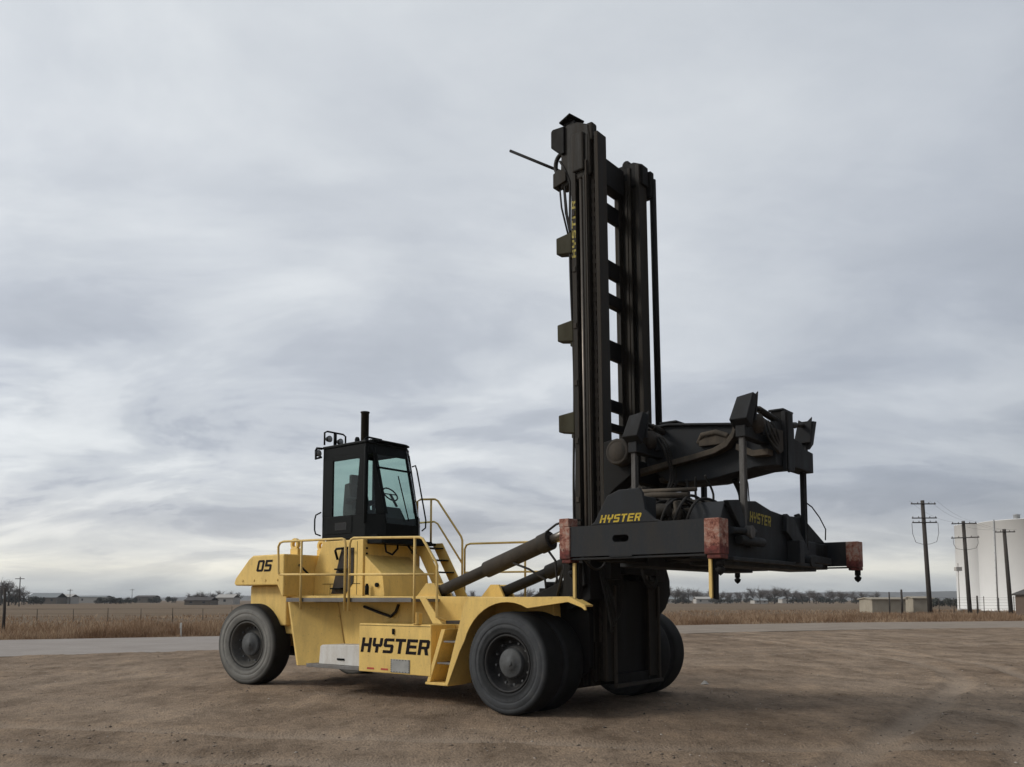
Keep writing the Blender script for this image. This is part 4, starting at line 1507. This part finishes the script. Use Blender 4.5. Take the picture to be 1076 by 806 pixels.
# ----------------------------------------------------------------------------
# BACKGROUND THINGS
# ----------------------------------------------------------------------------
M['wood'] = painted('pole_wood', (.045, .037, .031), (.085, .072, .062), .7, .9, streak=(6, 6, .2), scale=2)
M['tank'] = plain('tank_white', (.80, .80, .79), .6, var=.025, scale=.25, spec=.2)
M['steel'] = plain('galvanised_steel', (.30, .30, .30), .5, .2)
M['tan'] = painted('tan_siding', (.34, .30, .235), (.25, .21, .16), .5, .8, streak=(.8, .8, .3), scale=1)
M['brown'] = painted('brown_siding', (.11, .075, .055), (.16, .12, .09), .5, .85, streak=(1, 1, .3), scale=1)
M['roof_grey'] = plain('grey_roof', (.20, .215, .22), .7)
M['roof_dark'] = plain('dark_roof', (.055, .047, .043), .8)
M['house_white'] = plain('pale_house_wall', (.40, .38, .35), .8)
M['house_wall'] = plain('brown_house_wall', (.14, .12, .10), .8)
M['pane'] = plain('window_pane', (.05, .055, .06), .2)
M['insul'] = plain('insulator', (.10, .09, .085), .4)
M['wire'] = plain('wire', (.05, .05, .05), .5)
M['twig'] = plain('bare_twigs', (.115, .098, .088), .95, var=.3, scale=.6)
M['bark'] = plain('bark', (.06, .05, .043), .95)
M['ever'] = plain('evergreen', (.050, .052, .043), .95, var=.4, scale=.6)


def pole(px, depth, top, arms, jumpers, label, lean=.0):
    x = at(px, depth)
    h = hgt(top, depth)
    r = empty('utility_pole', (x, depth, -.1))
    r.rotation_euler = (0, lean, 0)
    tag(r, label, 'power pole', 'wooden power poles')
    MB().tube([(0, 0, 0), (0, 0, h * .5), (0, 0, h + .1)], .29, 12, .22).build('post', M['wood'], r)
    for (z, w, ang) in arms:
        mb = MB()
        ca_, sa_ = math.cos(ang), math.sin(ang)
        c_ = h + .1 - z
        mb.hexa([(-w * ca_ + .06 * sa_, -w * sa_ - .06, c_ - .08), (w * ca_, w * sa_ - .06, c_ - .08), (w * ca_, w * sa_ + .06, c_ - .06), (-w * ca_, -w * sa_ + .06, c_ - .06)],
                [(-w * ca_ + .06 * sa_, -w * sa_ - .06, c_ + .06), (w * ca_, w * sa_ - .06, c_ + .06), (w * ca_, w * sa_ + .06, c_ + .06), (-w * ca_, -w * sa_ + .06, c_ + .06)])
        ar = mb.build('cross_arm', M['wood'], r, .01)
        ar.location = (0, -.2, 0)
        for t in (-.92, -.45, .45, .92):
            mb = MB().lathe([(.03, 0), (.07, .05), (.04, .09), (.06, .13), (.001, .17)], (t * w * ca_, t * w * sa_, c_ + .06), 'z', 10)
            mb.build('insulator', M['insul'], ar)
    for (z, w, dp) in jumpers:
        for s in (-1, 1):
            mb = MB().tube([(s * w, -.25, h - z), (s * w, -.28, h - z - dp * .5), (s * w * .8, -.28, h - z - dp * .9), (s * w * .3, -.25, h - z - dp), (s * .1, -.2, h - z - dp)], .028, 6)
            mb.build('jumper_cable', M['wire'], r)
    return r, x, h


p1 = pole(975.5, 105, 525.5, [(.45, 1.85, .28), (2.2, 1.8, .25), (2.75, 1.8, .25)], [(2.72, 1.6, 2.6)],
          'tall wooden power pole with three crossarms, left of the white tanks', -.030)
p2 = pole(1017, 118, 547.5, [(.35, 1.85, .1), (2.3, 1.85, -.1)], [(2.25, 1.7, 1.6)],
          'wooden power pole with two crossarms in front of the narrow white tank', -.030)
p3 = pole(1060, 118, 556, [(.4, 1.75, .3)], [],
          'short wooden power pole with one crossarm in front of the wide white tank', -.036)


def wire(a, b_, sag, label):
    pts = []
    for i in range(17):
        t = i / 16
        p = Vector(a).lerp(Vector(b_), t)
        p.z -= sag * 4 * t * (1 - t)
        pts.append(p)
    o = MB().tube(pts, .009, 5).build('power_line', M['wire'])
    tag(o, label, 'cable', 'power lines between the poles')


def topof(p, off, z):
    r, x, h = p
    l = r.rotation_euler.y
    return (x + off + l * (h - z), r.location.y - .2, h - z)


for k, off in enumerate((-1.7, 0.8, 1.7)):
    wire(topof(p1, off, .1), topof(p2, off, .1), .5, 'thin power line strung from the tallest pole to the middle pole')
    wire(topof(p2, off, .1), topof(p3, off * .95, .1), .35, 'thin power line strung from the middle pole to the short one-armed pole')

# storage tanks -------------------------------------------------------------------------
def tank(px, depth, top, rad, label, vent, cond):
    x = at(px, depth)
    h = hgt(top, depth - rad)
    r = empty('storage_tank', (x, depth, -.15))
    tag(r, label, 'storage tank')
    mb = MB()
    prof = [(rad, 0)]
    prof += [(rad, h), (rad + .05, h + .02), (rad + .05, h + .12), (rad - .1, h + .14), (.5, h + rad * .06), (.001, h + rad * .06)]
    mb.lathe(prof, (0, 0, 0), 'z', 96)
    mb.build('shell', M['tank'], r)
    if vent:
        MB().lathe([(.55, h + .1), (.55, h + .85), (.62, h + .9), (.62, h + 1.0), (.001, h + 1.15)], (vent, -rad * .55, 0), 'z', 16).build('vent', M['steel'], r)
    if cond is not None:
        mb = MB()
        cy_ = -math.sqrt(max(.1, rad * rad - cond * cond)) - .25
        mb.cyl((cond, cy_, 0), (cond, cy_, h + .3), .11, 8)
        for i in range(12):
            mb.box(cond - .05, cond + .05, cy_, cy_ + .3, 1 + i * h / 12, 1.1 + i * h / 12)
        mb.build('riser_pipe', M['steel'], r)
    return r


tank(1084, 160, 543.5, 8.7, 'wide white cylindrical storage tank with a roof vent at the right edge', -5.2, -8.3)
tank(1034, 190, 549, 5.6, 'narrow white cylindrical tank behind the two right power poles', None, None)
# stub mast standing beside the tanks
mb = MB()
mb.cyl((at(1006.5, 150), 150, 0), (at(1006.5, 150), 150, hgt(592, 150)), .08, 8)
mb.box(at(1006.5, 150) - .5, at(1006.5, 150) + .5, 149.6, 150.4, hgt(600, 150), hgt(596, 150))
mb.cyl((at(1006.5, 150), 150, 0), (at(1006.5, 150), 150, .3), .4, 10)
tag(mb.build('lamp_mast', M['house_white']), 'slim pale mast with a small box beside the narrow white tank', 'mast')


# small buildings --------------------------------------------------------------------------
def house(x0, x1, depth, top, eave, mats, label, cat='house', deep=8, wins=2, gable='x', group=None, name='house', roofm=None):
    xa, xb = at(x0, depth), at(x1, depth)
    w = xb - xa
    zt, ze = hgt(top, depth), hgt(eave, depth)
    ze = max(ze, 1.2)
    zt = max(zt, ze + .05)
    r = empty(name, ((xa + xb) / 2, depth, -.16))
    tag(r, label, cat, group)
    mb = MB()
    mb.box(-w / 2, w / 2, 0, deep, 0, ze)
    mb.build('wall', mats[0], r)
    mb = MB()
    if gable == 'x':
        mb.prism([(-.3, ze - .1), (deep / 2, zt), (deep + .3, ze - .1), (deep + .3, ze + .04), (deep / 2, zt + .16), (-.3, ze + .04)], 'x', -w / 2 - .25, w / 2 + .25)
    else:
        mb.prism([(-w / 2 - .3, ze - .1), (0, zt), (w / 2 + .3, ze - .1), (w / 2 + .3, ze + .05), (0, zt + .16), (-w / 2 - .3, ze + .05)], 'y', -.3, deep + .3)
        mb.prism([(-w / 2, ze + .001), (0, zt - .01), (w / 2, ze + .001)], 'y', 0, deep)
    mb.build('roof', mats[1], r)
    for i in range(wins):
        xx = -w / 2 + w * (i + .5) / wins
        mb = MB()
        mb.box(xx - .5, xx + .5, -.03, -.004, ze * .4, ze * .75)
        mb.build('window', M['pane'], r)
    return r


# right edge shed and tan buildings
house(1085, 1150, 95, 611, 623, (M['brown'], M['roof_dark']), 'brown wooden shed with a dark sloping roof at the right edge', 'shed', 3.6, 0, 'y', name='shed')
house(915, 950, 135, 627.6, 628.4, (M['tan'], M['tan']), 'long low tan building in the dry grass left of the tall power pole', 'building', 5, 0, name='building')
house(958, 978, 140, 626.6, 627.4, (M['tan'], M['tan']), 'short low tan building directly behind the tall power pole', 'building', 3, 0, name='building')
# far houses
house(31, 61, 420, 623, 627.5, (M['house_wall'], M['roof_grey']), 'long low building with a blue grey roof far left on the horizon', 'building', 10, 3, name='building')
house(63, 76, 430, 624.5, 627, (M['house_white'], M['house_white']), 'white farm building beside the blue grey roofed one', 'building', 8, 1, name='building')
house(80, 112, 520, 625.8, 627.2, (M['house_white'], M['roof_grey']), 'long pale barn on the left horizon before the dark bushes', 'barn', 10, 2, name='barn')
house(143, 163, 560, 625.6, 627.2, (M['house_wall'], M['roof_dark']), 'low dark barn right of the dark bushes on the left horizon', 'barn', 10, 2, name='barn')
house(195, 222, 330, 627.3, 630.4, (M['house_wall'], M['roof_dark']), 'brown house with dark hipped roof left of the rear wheel', 'house', 9, 2)
house(228, 246, 360, 624.4, 627.6, (M['house_white'], M['house_white']), 'white building on the horizon just above the rear wheel', 'building', 9, 1, name='building')
house(696, 708, 480, 627.5, 629.3, (M['house_white'], M['roof_grey']), 'small white house beside the far front wheel on the horizon', 'house', 8, 1)
house(731, 749, 470, 627, 629.0, (M['house_white'], M['house_white']), 'white house under the yellow hanging guide post on the horizon', 'house', 8, 2)
house(757, 770, 500, 627.8, 629.4, (M['house_white'], M['roof_grey']), 'pale grey roofed house just right of the hanging guide post', 'house', 8, 1)
house(792, 806, 440, 629, 630.6, (M['house_white'], M['roof_grey']), 'low white house between bare trees under the middle of the spreader', 'house', 8, 2)
house(821, 831, 500, 627, 629.2, (M['house_white'], M['roof_grey']), 'small white house under the right end of the spreader', 'house', 8, 1, 'y')
house(520, 545, 520, 625.5, 627.6, (M['house_wall'], M['roof_dark']), 'dark house on the horizon seen above the front fender', 'house', 8, 1)


# trees -------------------------------------------------------------------------------------
def bare_tree_mesh(seed, dense=360):
    r = random.Random(seed)
    crown = MB()
    trunk = MB()
    trunk.tube([(0, 0, 0), (.1, 0, 2.0), (.15, .1, 4)], .28, 7, .16)
    limbs = []
    for i in range(9):
        a = r.uniform(0, 6.28)
        l = r.uniform(2.5, 4.6)
        e = r.uniform(.5, 1.3)
        p0 = Vector((.1, 0, r.uniform(1.8, 4)))
        p1_ = p0 + Vector((math.cos(a) * math.cos(e), math.sin(a) * math.cos(e), math.sin(e))) * l
        trunk.tube([p0, p0.lerp(p1_, .5) + Vector((0, 0, .25)), p1_], .11, 5, .04)
        limbs.append((p0, p1_))
    for i in range(dense):
        p0, p1_ = r.choice(limbs)
        q = p0.lerp(p1_, r.uniform(.3, 1.08))
        d = Vector((r.gauss(0, 1), r.gauss(0, 1), r.gauss(.45, .7)))
        d.normalize()
        L = r.uniform(.6, 2.1)
        s = d.cross(Vector((r.gauss(0, 1), r.gauss(0, 1), r.gauss(0, 1)))).normalized() * r.uniform(.035, .085)
        crown.add([q - s, q + s, q + d * L], [(0, 1, 2)])
        for k in range(2):
            q2 = q + d * L * r.uniform(.4, .9)
            d2 = (d + Vector((r.gauss(0, .6), r.gauss(0, .6), r.gauss(0, .6)))).normalized()
            crown.add([q2 - s * .7, q2 + s * .7, q2 + d2 * L * .6], [(0, 1, 2)])
    return trunk, crown


def bush_mesh(seed):
    r = random.Random(seed)
    crown = MB()
    trunk = MB().tube([(0, 0, 0), (0, 0, 1.2)], .2, 6, .1)
    lob = [Vector((r.uniform(-1.8, 1.8), r.uniform(-1.8, 1.8), r.uniform(1.2, 3.4))) for _ in range(8)]
    for i in range(700):
        c_ = r.choice(lob)
        d = Vector((r.gauss(0, 1), r.gauss(0, 1), r.gauss(0, .9))).normalized()
        p = c_ + d * r.uniform(.5, 1.25)
        p.z = max(p.z, .1)
        u = Vector((r.gauss(0, 1), r.gauss(0, 1), r.gauss(0, 1))).normalized() * r.uniform(.12, .32)
        w = u.cross(d).normalized() * u.length
        crown.add([p - u, p + w, p + u, p - w], [(0, 1, 2, 3)])
    return trunk, crown


protos = []
for s in range(4):
    t_, c_ = bare_tree_mesh(100 + s)
    r_ = empty('bare_tree')
    t_.build('trunk', M['bark'], r_)
    c_.build('crown', M['twig'], r_)
    protos.append(r_)
bprotos = []
for s in range(2):
    t_, c_ = bush_mesh(200 + s)
    r_ = empty('evergreen_tree')
    t_.build('trunk', M['bark'], r_)
    c_.build('crown', M['ever'], r_)
    bprotos.append(r_)
used = {}


def place_tree(protolist, px, depth, hpx, label, cat, group, wide=1.0):
    k = random.randrange(len(protolist))
    pr = protolist[k]
    if id(pr) not in used:
        used[id(pr)] = 1
        o = pr
    else:
        o = copy_tree(pr)
    hm = hpx / F_PX * depth + 1.95
    natural = 8.2 if protolist is protos else 4.4
    s = hm / natural
    o.location = (at(px, depth), depth, -.2)
    o.scale = (s * wide, s * wide, s)
    o.rotation_euler = (0, 0, random.uniform(0, 6.28))
    tag(o, label, cat, group)


R = random.Random(11)
# far left clump
for px, h, d in ((-6, 17, 300), (3, 22, 310), (11, 24, 290), (18, 17, 320), (27, 13, 330)):
    place_tree(protos, px, d, h, 'bare grey tree in the clump at the far left edge of the horizon', 'tree', 'bare trees at the far left', .9)
for px, h in ((2, 7), (14, 8), (25, 8), (37, 5), (45, 6)):
    place_tree(bprotos, px, 340 + R.uniform(0, 40), h, 'dark evergreen tree among the bare trees at the far left edge', 'tree', 'evergreens at the far left', 1.1)
for i in range(9):
    place_tree(bprotos, 104 + i * 4.2 + R.uniform(-2, 2), 430 + R.uniform(-20, 20), R.uniform(1.6, 5), 'dark low evergreen bush in the row on the left horizon', 'bush', 'dark bushes on the left horizon', 1.3)
for px, h in ((56, 4), (60, 5), (71, 3), (160, 3), (166, 4), (182, 5)):
    place_tree(bprotos, px, 480 + R.uniform(0, 40), h, 'small dark bush between the farm buildings on the left horizon', 'bush', 'bushes between the left farm buildings', 1.2)
for px, h, d in ((202, 8, 380), (208, 9, 390), (215, 10, 370), (224, 9, 400), (233, 11, 420), (243, 10, 410), (252, 9, 420), (137, 4, 520), (186, 4, 520)):
    place_tree(protos, px, d, h, 'bare tree behind the houses between the dark bushes and the rear wheel', 'tree', 'bare trees by the left houses', 1.0)
for px in (203, 213, 222, 230):
    place_tree(bprotos, px, 400, R.uniform(4, 7), 'dark evergreen tree behind the brown house by the rear wheel', 'tree', 'evergreens behind the brown house', 1.0)
# seen between the rails and cylinders
for i in range(12):
    place_tree(protos, 462 + i * 12 + R.uniform(-4, 4), 430 + R.uniform(0, 120), R.uniform(8, 14), 'bare tree on the horizon behind the middle of the yellow machine', 'tree', 'bare trees behind the machine', 1.0)
# right tree line
for i in range(42):
    px = 696 + i * 5.6 + R.uniform(-2.5, 2.5)
    h = R.uniform(5, 12.5) + (4 if 700 < px < 735 else 0) + (2 if 765 < px < 830 else 0) - (2 if px > 890 else 0)
    place_tree(protos, px, 400 + R.uniform(0, 170), h, 'bare grey tree in the long line along the right horizon', 'tree', 'bare trees along the right horizon', R.uniform(.9, 1.3))
for i in range(26):
    px = 700 + i * 8.2 + R.uniform(-3, 3)
    place_tree(bprotos, px, 430 + R.uniform(0, 150), R.uniform(1.5, 5.5), 'dark low bush under the bare trees along the right horizon', 'bush', 'bushes along the right horizon', 1.5)
for px in (979, 985, 991, 997, 1003):
    place_tree(bprotos, px, 210 + R.uniform(0, 60), R.uniform(3, 5), 'dark bush between the tall power pole and the narrow white tank', 'bush', 'bushes left of the tanks', 1.2)

# far poles on the left -----------------------------------------------------------------
for (px, d, top, label) in ((22, 260, 605.5, 'small distant power pole above the bare trees at far left'),
                            (75, 420, 618.5, 'tiny distant pole beside the white farm building'),
                            (140, 520, 618.5, 'tiny distant pole right of the dark bushes on the left horizon')):
    h = hgt(top, d)
    r = empty('utility_pole', (at(px, d), d, -.2))
    tag(r, label, 'power pole')
    MB().tube([(0, 0, 0), (0, 0, h)], .18, 8, .13).build('post', M['wood'], r)
    mb = MB()
    mb.box(-1.4, 1.4, -.26, -.14, h - .7, h - .5)
    mb.build('cross_arm', M['wood'], r)

# fences ---------------------------------------------------------------------------------------
def wire_fence(a, b_, n, h, label, rails=(.35, .8, 1.15), pr=.05, wr=.012):
    a, b_ = Vector(a), Vector(b_)
    f = empty('wire_fence', a)
    tag(f, label, 'fence')
    d = b_ - a
    for i in range(n):
        p = d * (i / (n - 1))
        MB().cyl((p.x, p.y, -.2), (p.x, p.y, h * random.uniform(.85, 1.06)), pr, 7).build('post', M['dust2'] if wr < .01 else M['wood'], f)
    for z in rails:
        mb = MB().tube([(0, 0, z), (d.x, d.y, z)], wr, 4)
        mb.build('wire', M['wire'], f)


wire_fence((at(-40, 70), 70, 0), (at(245, 84), 84, 0), 9, 1.25, 'old wire fence with thin posts in the dry grass on the left', (.5, 1.1), .03, .006)
wire_fence((at(1000, 118), 122, 0), (at(1130, 118), 122, 0), 9, 2.3, 'chain link fence with thin posts in front of the white tanks', (.3, .7, 1.1, 1.5, 1.9, 2.2), .05)
# single posts
for px, d, top, label, w in ((6.5, 46, 618, 'grey wooden post standing in the dry grass at the left edge', .085),
                             (946, 112, 619.5, 'thick wooden post left of the tall power pole', .16),
                             (933, 125, 622, 'short thin post beside the long low tan building', .12),
                             (1025, 112, 626, 'leaning wooden post between the middle and short power poles', .13)):
    h = hgt(top, d)
    mb = MB().tube([(0, 0, -.2), (.03, 0, h * .5), (0, 0, h)], w, 8, w * .8)
    o = mb.build('post', M['wood'])
    o.location = (at(px, d), d, 0)
    tag(o, label, 'post')
# white marker in the grass and a scrap on the gravel
mb = MB()
mb.box(-.035, .035, -.03, .03, 0, .75)
mb.box(-.06, .06, -.045, -.031, .45, .72)
o = mb.build('marker_stake', M['white'], None, .01)
p = ground_at(190, 668)
o.location = (p.x, p.y, -.05)
tag(o, 'small white marker stake in the dry grass beyond the left road', 'stake')
p = ground_at(740, 719)
mb = MB()
mb.add([(-.10, -.05, .0), (.02, -.07, .01), (.11, -.02, .0), (.07, .07, .02), (-.05, .06, .0), (0, 0, .09), (.05, .01, .07)],
       [(0, 1, 5), (1, 2, 6, 5), (2, 3, 6), (3, 4, 5, 6), (4, 0, 5)])
o = mb.build('paper_scrap', M['house_white'])
o.location = (p.x, p.y, .0)
tag(o, 'crumpled white scrap lying on the gravel right of the machine', 'litter')

# low dark rise on the far horizon
m, nt, b = new_mat('far_rise')
nt.links.new(ramp(nt, noise(nt, objcoord(nt), .004, 5, .6), [(.3, (.05, .048, .045)), (.7, (.09, .085, .08))]), b.inputs['Base Color'])
b.inputs['Roughness'].default_value = 1
mb = MB()
vs, fs = [], []
xs_ = np.linspace(-2600, 2600, 90)
for i, x in enumerate(xs_):
    hh = 11 + 6 * math.sin(x * .0016 + 1) + 3 * math.sin(x * .006) + 1.5 * math.sin(x * .021)
    if x > 300:
        hh += 10 * min(1, (x - 300) / 500)
    vs += [(x, 2300, -1), (x, 2450, max(1, hh)), (x, 2700, -1)]
for i in range(len(xs_) - 1):
    a = i * 3
    fs += [(a, a + 3, a + 4, a + 1), (a + 1, a + 4, a + 5, a + 2)]
mb.add(vs, fs, True)
kind(mb.build('hills', m), 'structure')

# air: pale haze over the whole plain
hm = bpy.data.materials.new('haze')
hm.use_nodes = True
nt = hm.node_tree
nt.nodes.clear()
ho = node(nt, 'ShaderNodeOutputMaterial')
pv = node(nt, 'ShaderNodeVolumePrincipled')
pv.inputs['Color'].default_value = (.86, .90, .95, 1)
pv.inputs['Density'].default_value = .00016
nt.links.new(pv.outputs[0], ho.inputs['Volume'])
kind(MB().box(-6100, 6100, -400, 9100, -1.3, 34).build('haze', hm), 'stuff')

# ----------------------------------------------------------------------------
# SKY, SUN, CAMERA
# ----------------------------------------------------------------------------
SUN_EL, SUN_AZ = math.radians(33), math.radians(-97)   # azimuth from +Y, clockwise
sd = Vector((math.sin(SUN_AZ) * math.cos(SUN_EL), math.cos(SUN_AZ) * math.cos(SUN_EL), math.sin(SUN_EL)))
L = bpy.data.lights.new('sun', 'SUN')
L.energy = 1.5
L.angle = math.radians(14)
L.color = (1, .95, .87)
lo = bpy.data.objects.new('sun', L)
lo.rotation_euler = sd.to_track_quat('Z', 'Y').to_euler()
C.objects.link(lo)

w = bpy.data.worlds.new('World')
scene.world = w
w.use_nodes = True
nt = w.node_tree
bg = nt.nodes['Background']
sky = node(nt, 'ShaderNodeTexSky')
sky.sky_type = 'NISHITA'
sky.sun_disc = False
sky.sun_elevation = SUN_EL
sky.sun_rotation = SUN_AZ
tc = node(nt, 'ShaderNodeTexCoord')
sp = node(nt, 'ShaderNodeSeparateXYZ')
nt.links.new(tc.outputs['Generated'], sp.inputs[0])
X, Yv, Z = sp.outputs
zc = math_n(nt, 'MAXIMUM', Z, 0.0)
den = math_n(nt, 'ADD', zc, .16)


def plane(sx, sy, ox=0.0, oy=0.0):
    cmb = node(nt, 'ShaderNodeCombineXYZ')
    nt.links.new(math_n(nt, 'ADD', math_n(nt, 'MULTIPLY', math_n(nt, 'DIVIDE', X, den), sx), ox), cmb.inputs[0])
    nt.links.new(math_n(nt, 'ADD', math_n(nt, 'MULTIPLY', math_n(nt, 'DIVIDE', Yv, den), sy), oy), cmb.inputs[1])
    return cmb.outputs[0]


grad = ramp(nt, zc, [(0.0, (.45, .465, .465)), (.010, (.455, .48, .49)), (.020, (.50, .515, .515)), (.033, (.68, .668, .615)), (.052, (.585, .59, .585)),
                     (.085, (.475, .49, .52)), (.13, (.485, .51, .55)), (.24, (.525, .555, .60)), (.42, (.57, .60, .64)), (.60, (.59, .62, .655)), (1, (.60, .63, .66))])
den2 = math_n(nt, 'ADD', zc, .24)


def plane2(sx, sy, ox, oy):
    cmb = node(nt, 'ShaderNodeCombineXYZ')
    nt.links.new(math_n(nt, 'ADD', math_n(nt, 'MULTIPLY', math_n(nt, 'DIVIDE', X, den2), sx), ox), cmb.inputs[0])
    nt.links.new(math_n(nt, 'ADD', math_n(nt, 'MULTIPLY', math_n(nt, 'DIVIDE', Yv, den2), sy), oy), cmb.inputs[1])
    return cmb.outputs[0]


nA = noise(nt, plane2(1.0, 1.15, 3.4, 1.7), 1.0, 9, .55, .25)
nB = noise(nt, plane2(2.3, 3.3, 7.3, 4.4), 1.0, 9, .60, .3)
# soft overcast higher up
fA = ramp(nt, nA, [(.32, (.88, .89, .91)), (.47, (1.0, 1.005, 1.01)), (.56, (1.07, 1.07, 1.065)), (.70, (1.20, 1.19, 1.17))])
fB = ramp(nt, nB, [(.32, (.95, .955, .96)), (.50, (1, 1, 1)), (.68, (1.06, 1.055, 1.045))])
# broken banks lower down: grey undersides and pale gaps
nC = noise(nt, plane2(1.55, 2.45, 11.2, 2.3), 1.0, 10, .56, .45)
fC = ramp(nt, nC, [(.35, (.64, .66, .71)), (.44, (.78, .795, .84)), (.475, (.95, .955, .97)), (.53, (1.06, 1.06, 1.05)), (.58, (1.25, 1.235, 1.195)), (.68, (1.40, 1.375, 1.31))])
wl_ = ramp(nt, zc, [(.0, (.25, .25, .25)), (.07, (.8, .8, .8)), (.16, (.95, .95, .95)), (.27, (.50, .50, .50)), (.45, (.20, .20, .20))])
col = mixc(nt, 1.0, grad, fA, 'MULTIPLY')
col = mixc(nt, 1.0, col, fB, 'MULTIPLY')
wl2 = math_n(nt, 'MULTIPLY', wl_, ramp(nt, math_n(nt, 'MULTIPLY', math_n(nt, 'ADD', X, 1.0), .5), [(.25, (1, 1, 1)), (.5, (.75, .75, .75)), (.7, (.6, .6, .6))]))
col = mixc(nt, wl2, col, mixc(nt, 1.0, col, fC, 'MULTIPLY'))
# brighter towards the hidden sun on the left; unseen right dimmed to deepen shade
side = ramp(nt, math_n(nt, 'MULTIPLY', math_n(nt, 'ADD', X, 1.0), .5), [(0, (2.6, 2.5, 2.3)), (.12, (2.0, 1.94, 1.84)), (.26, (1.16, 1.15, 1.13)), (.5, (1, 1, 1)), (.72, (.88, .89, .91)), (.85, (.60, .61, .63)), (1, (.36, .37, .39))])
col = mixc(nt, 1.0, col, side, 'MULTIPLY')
back = ramp(nt, math_n(nt, 'MULTIPLY', math_n(nt, 'ADD', Yv, 1.0), .5), [(0, (.55, .56, .58)), (.3, (.68, .69, .71)), (.55, (1, 1, 1))])  # unseen sky behind the camera dimmed to darken the machine's front faces
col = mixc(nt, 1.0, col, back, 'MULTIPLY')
ten = node(nt, 'ShaderNodeVectorMath', operation='SCALE')
nt.links.new(col, ten.inputs[0])
ten.inputs['Scale'].default_value = 10.9
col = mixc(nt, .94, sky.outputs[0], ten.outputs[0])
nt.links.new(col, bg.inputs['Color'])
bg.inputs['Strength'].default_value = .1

cam = bpy.data.cameras.new('camera')
cam.sensor_width = 36
cam.lens = 36 * F_PX / W_PX
cam.shift_y = (CY - 403.0) / W_PX
cam.clip_end = 20000
co = bpy.data.objects.new('camera', cam)
co.location = (0, 0, CAM_H)
co.rotation_euler = (math.pi / 2 + PITCH, 0, 0)
C.objects.link(co)
scene.camera = co

scene.view_settings.view_transform = 'Standard'
scene.view_settings.look = 'None'
scene.view_settings.exposure = 0
scene.view_settings.gamma = 1
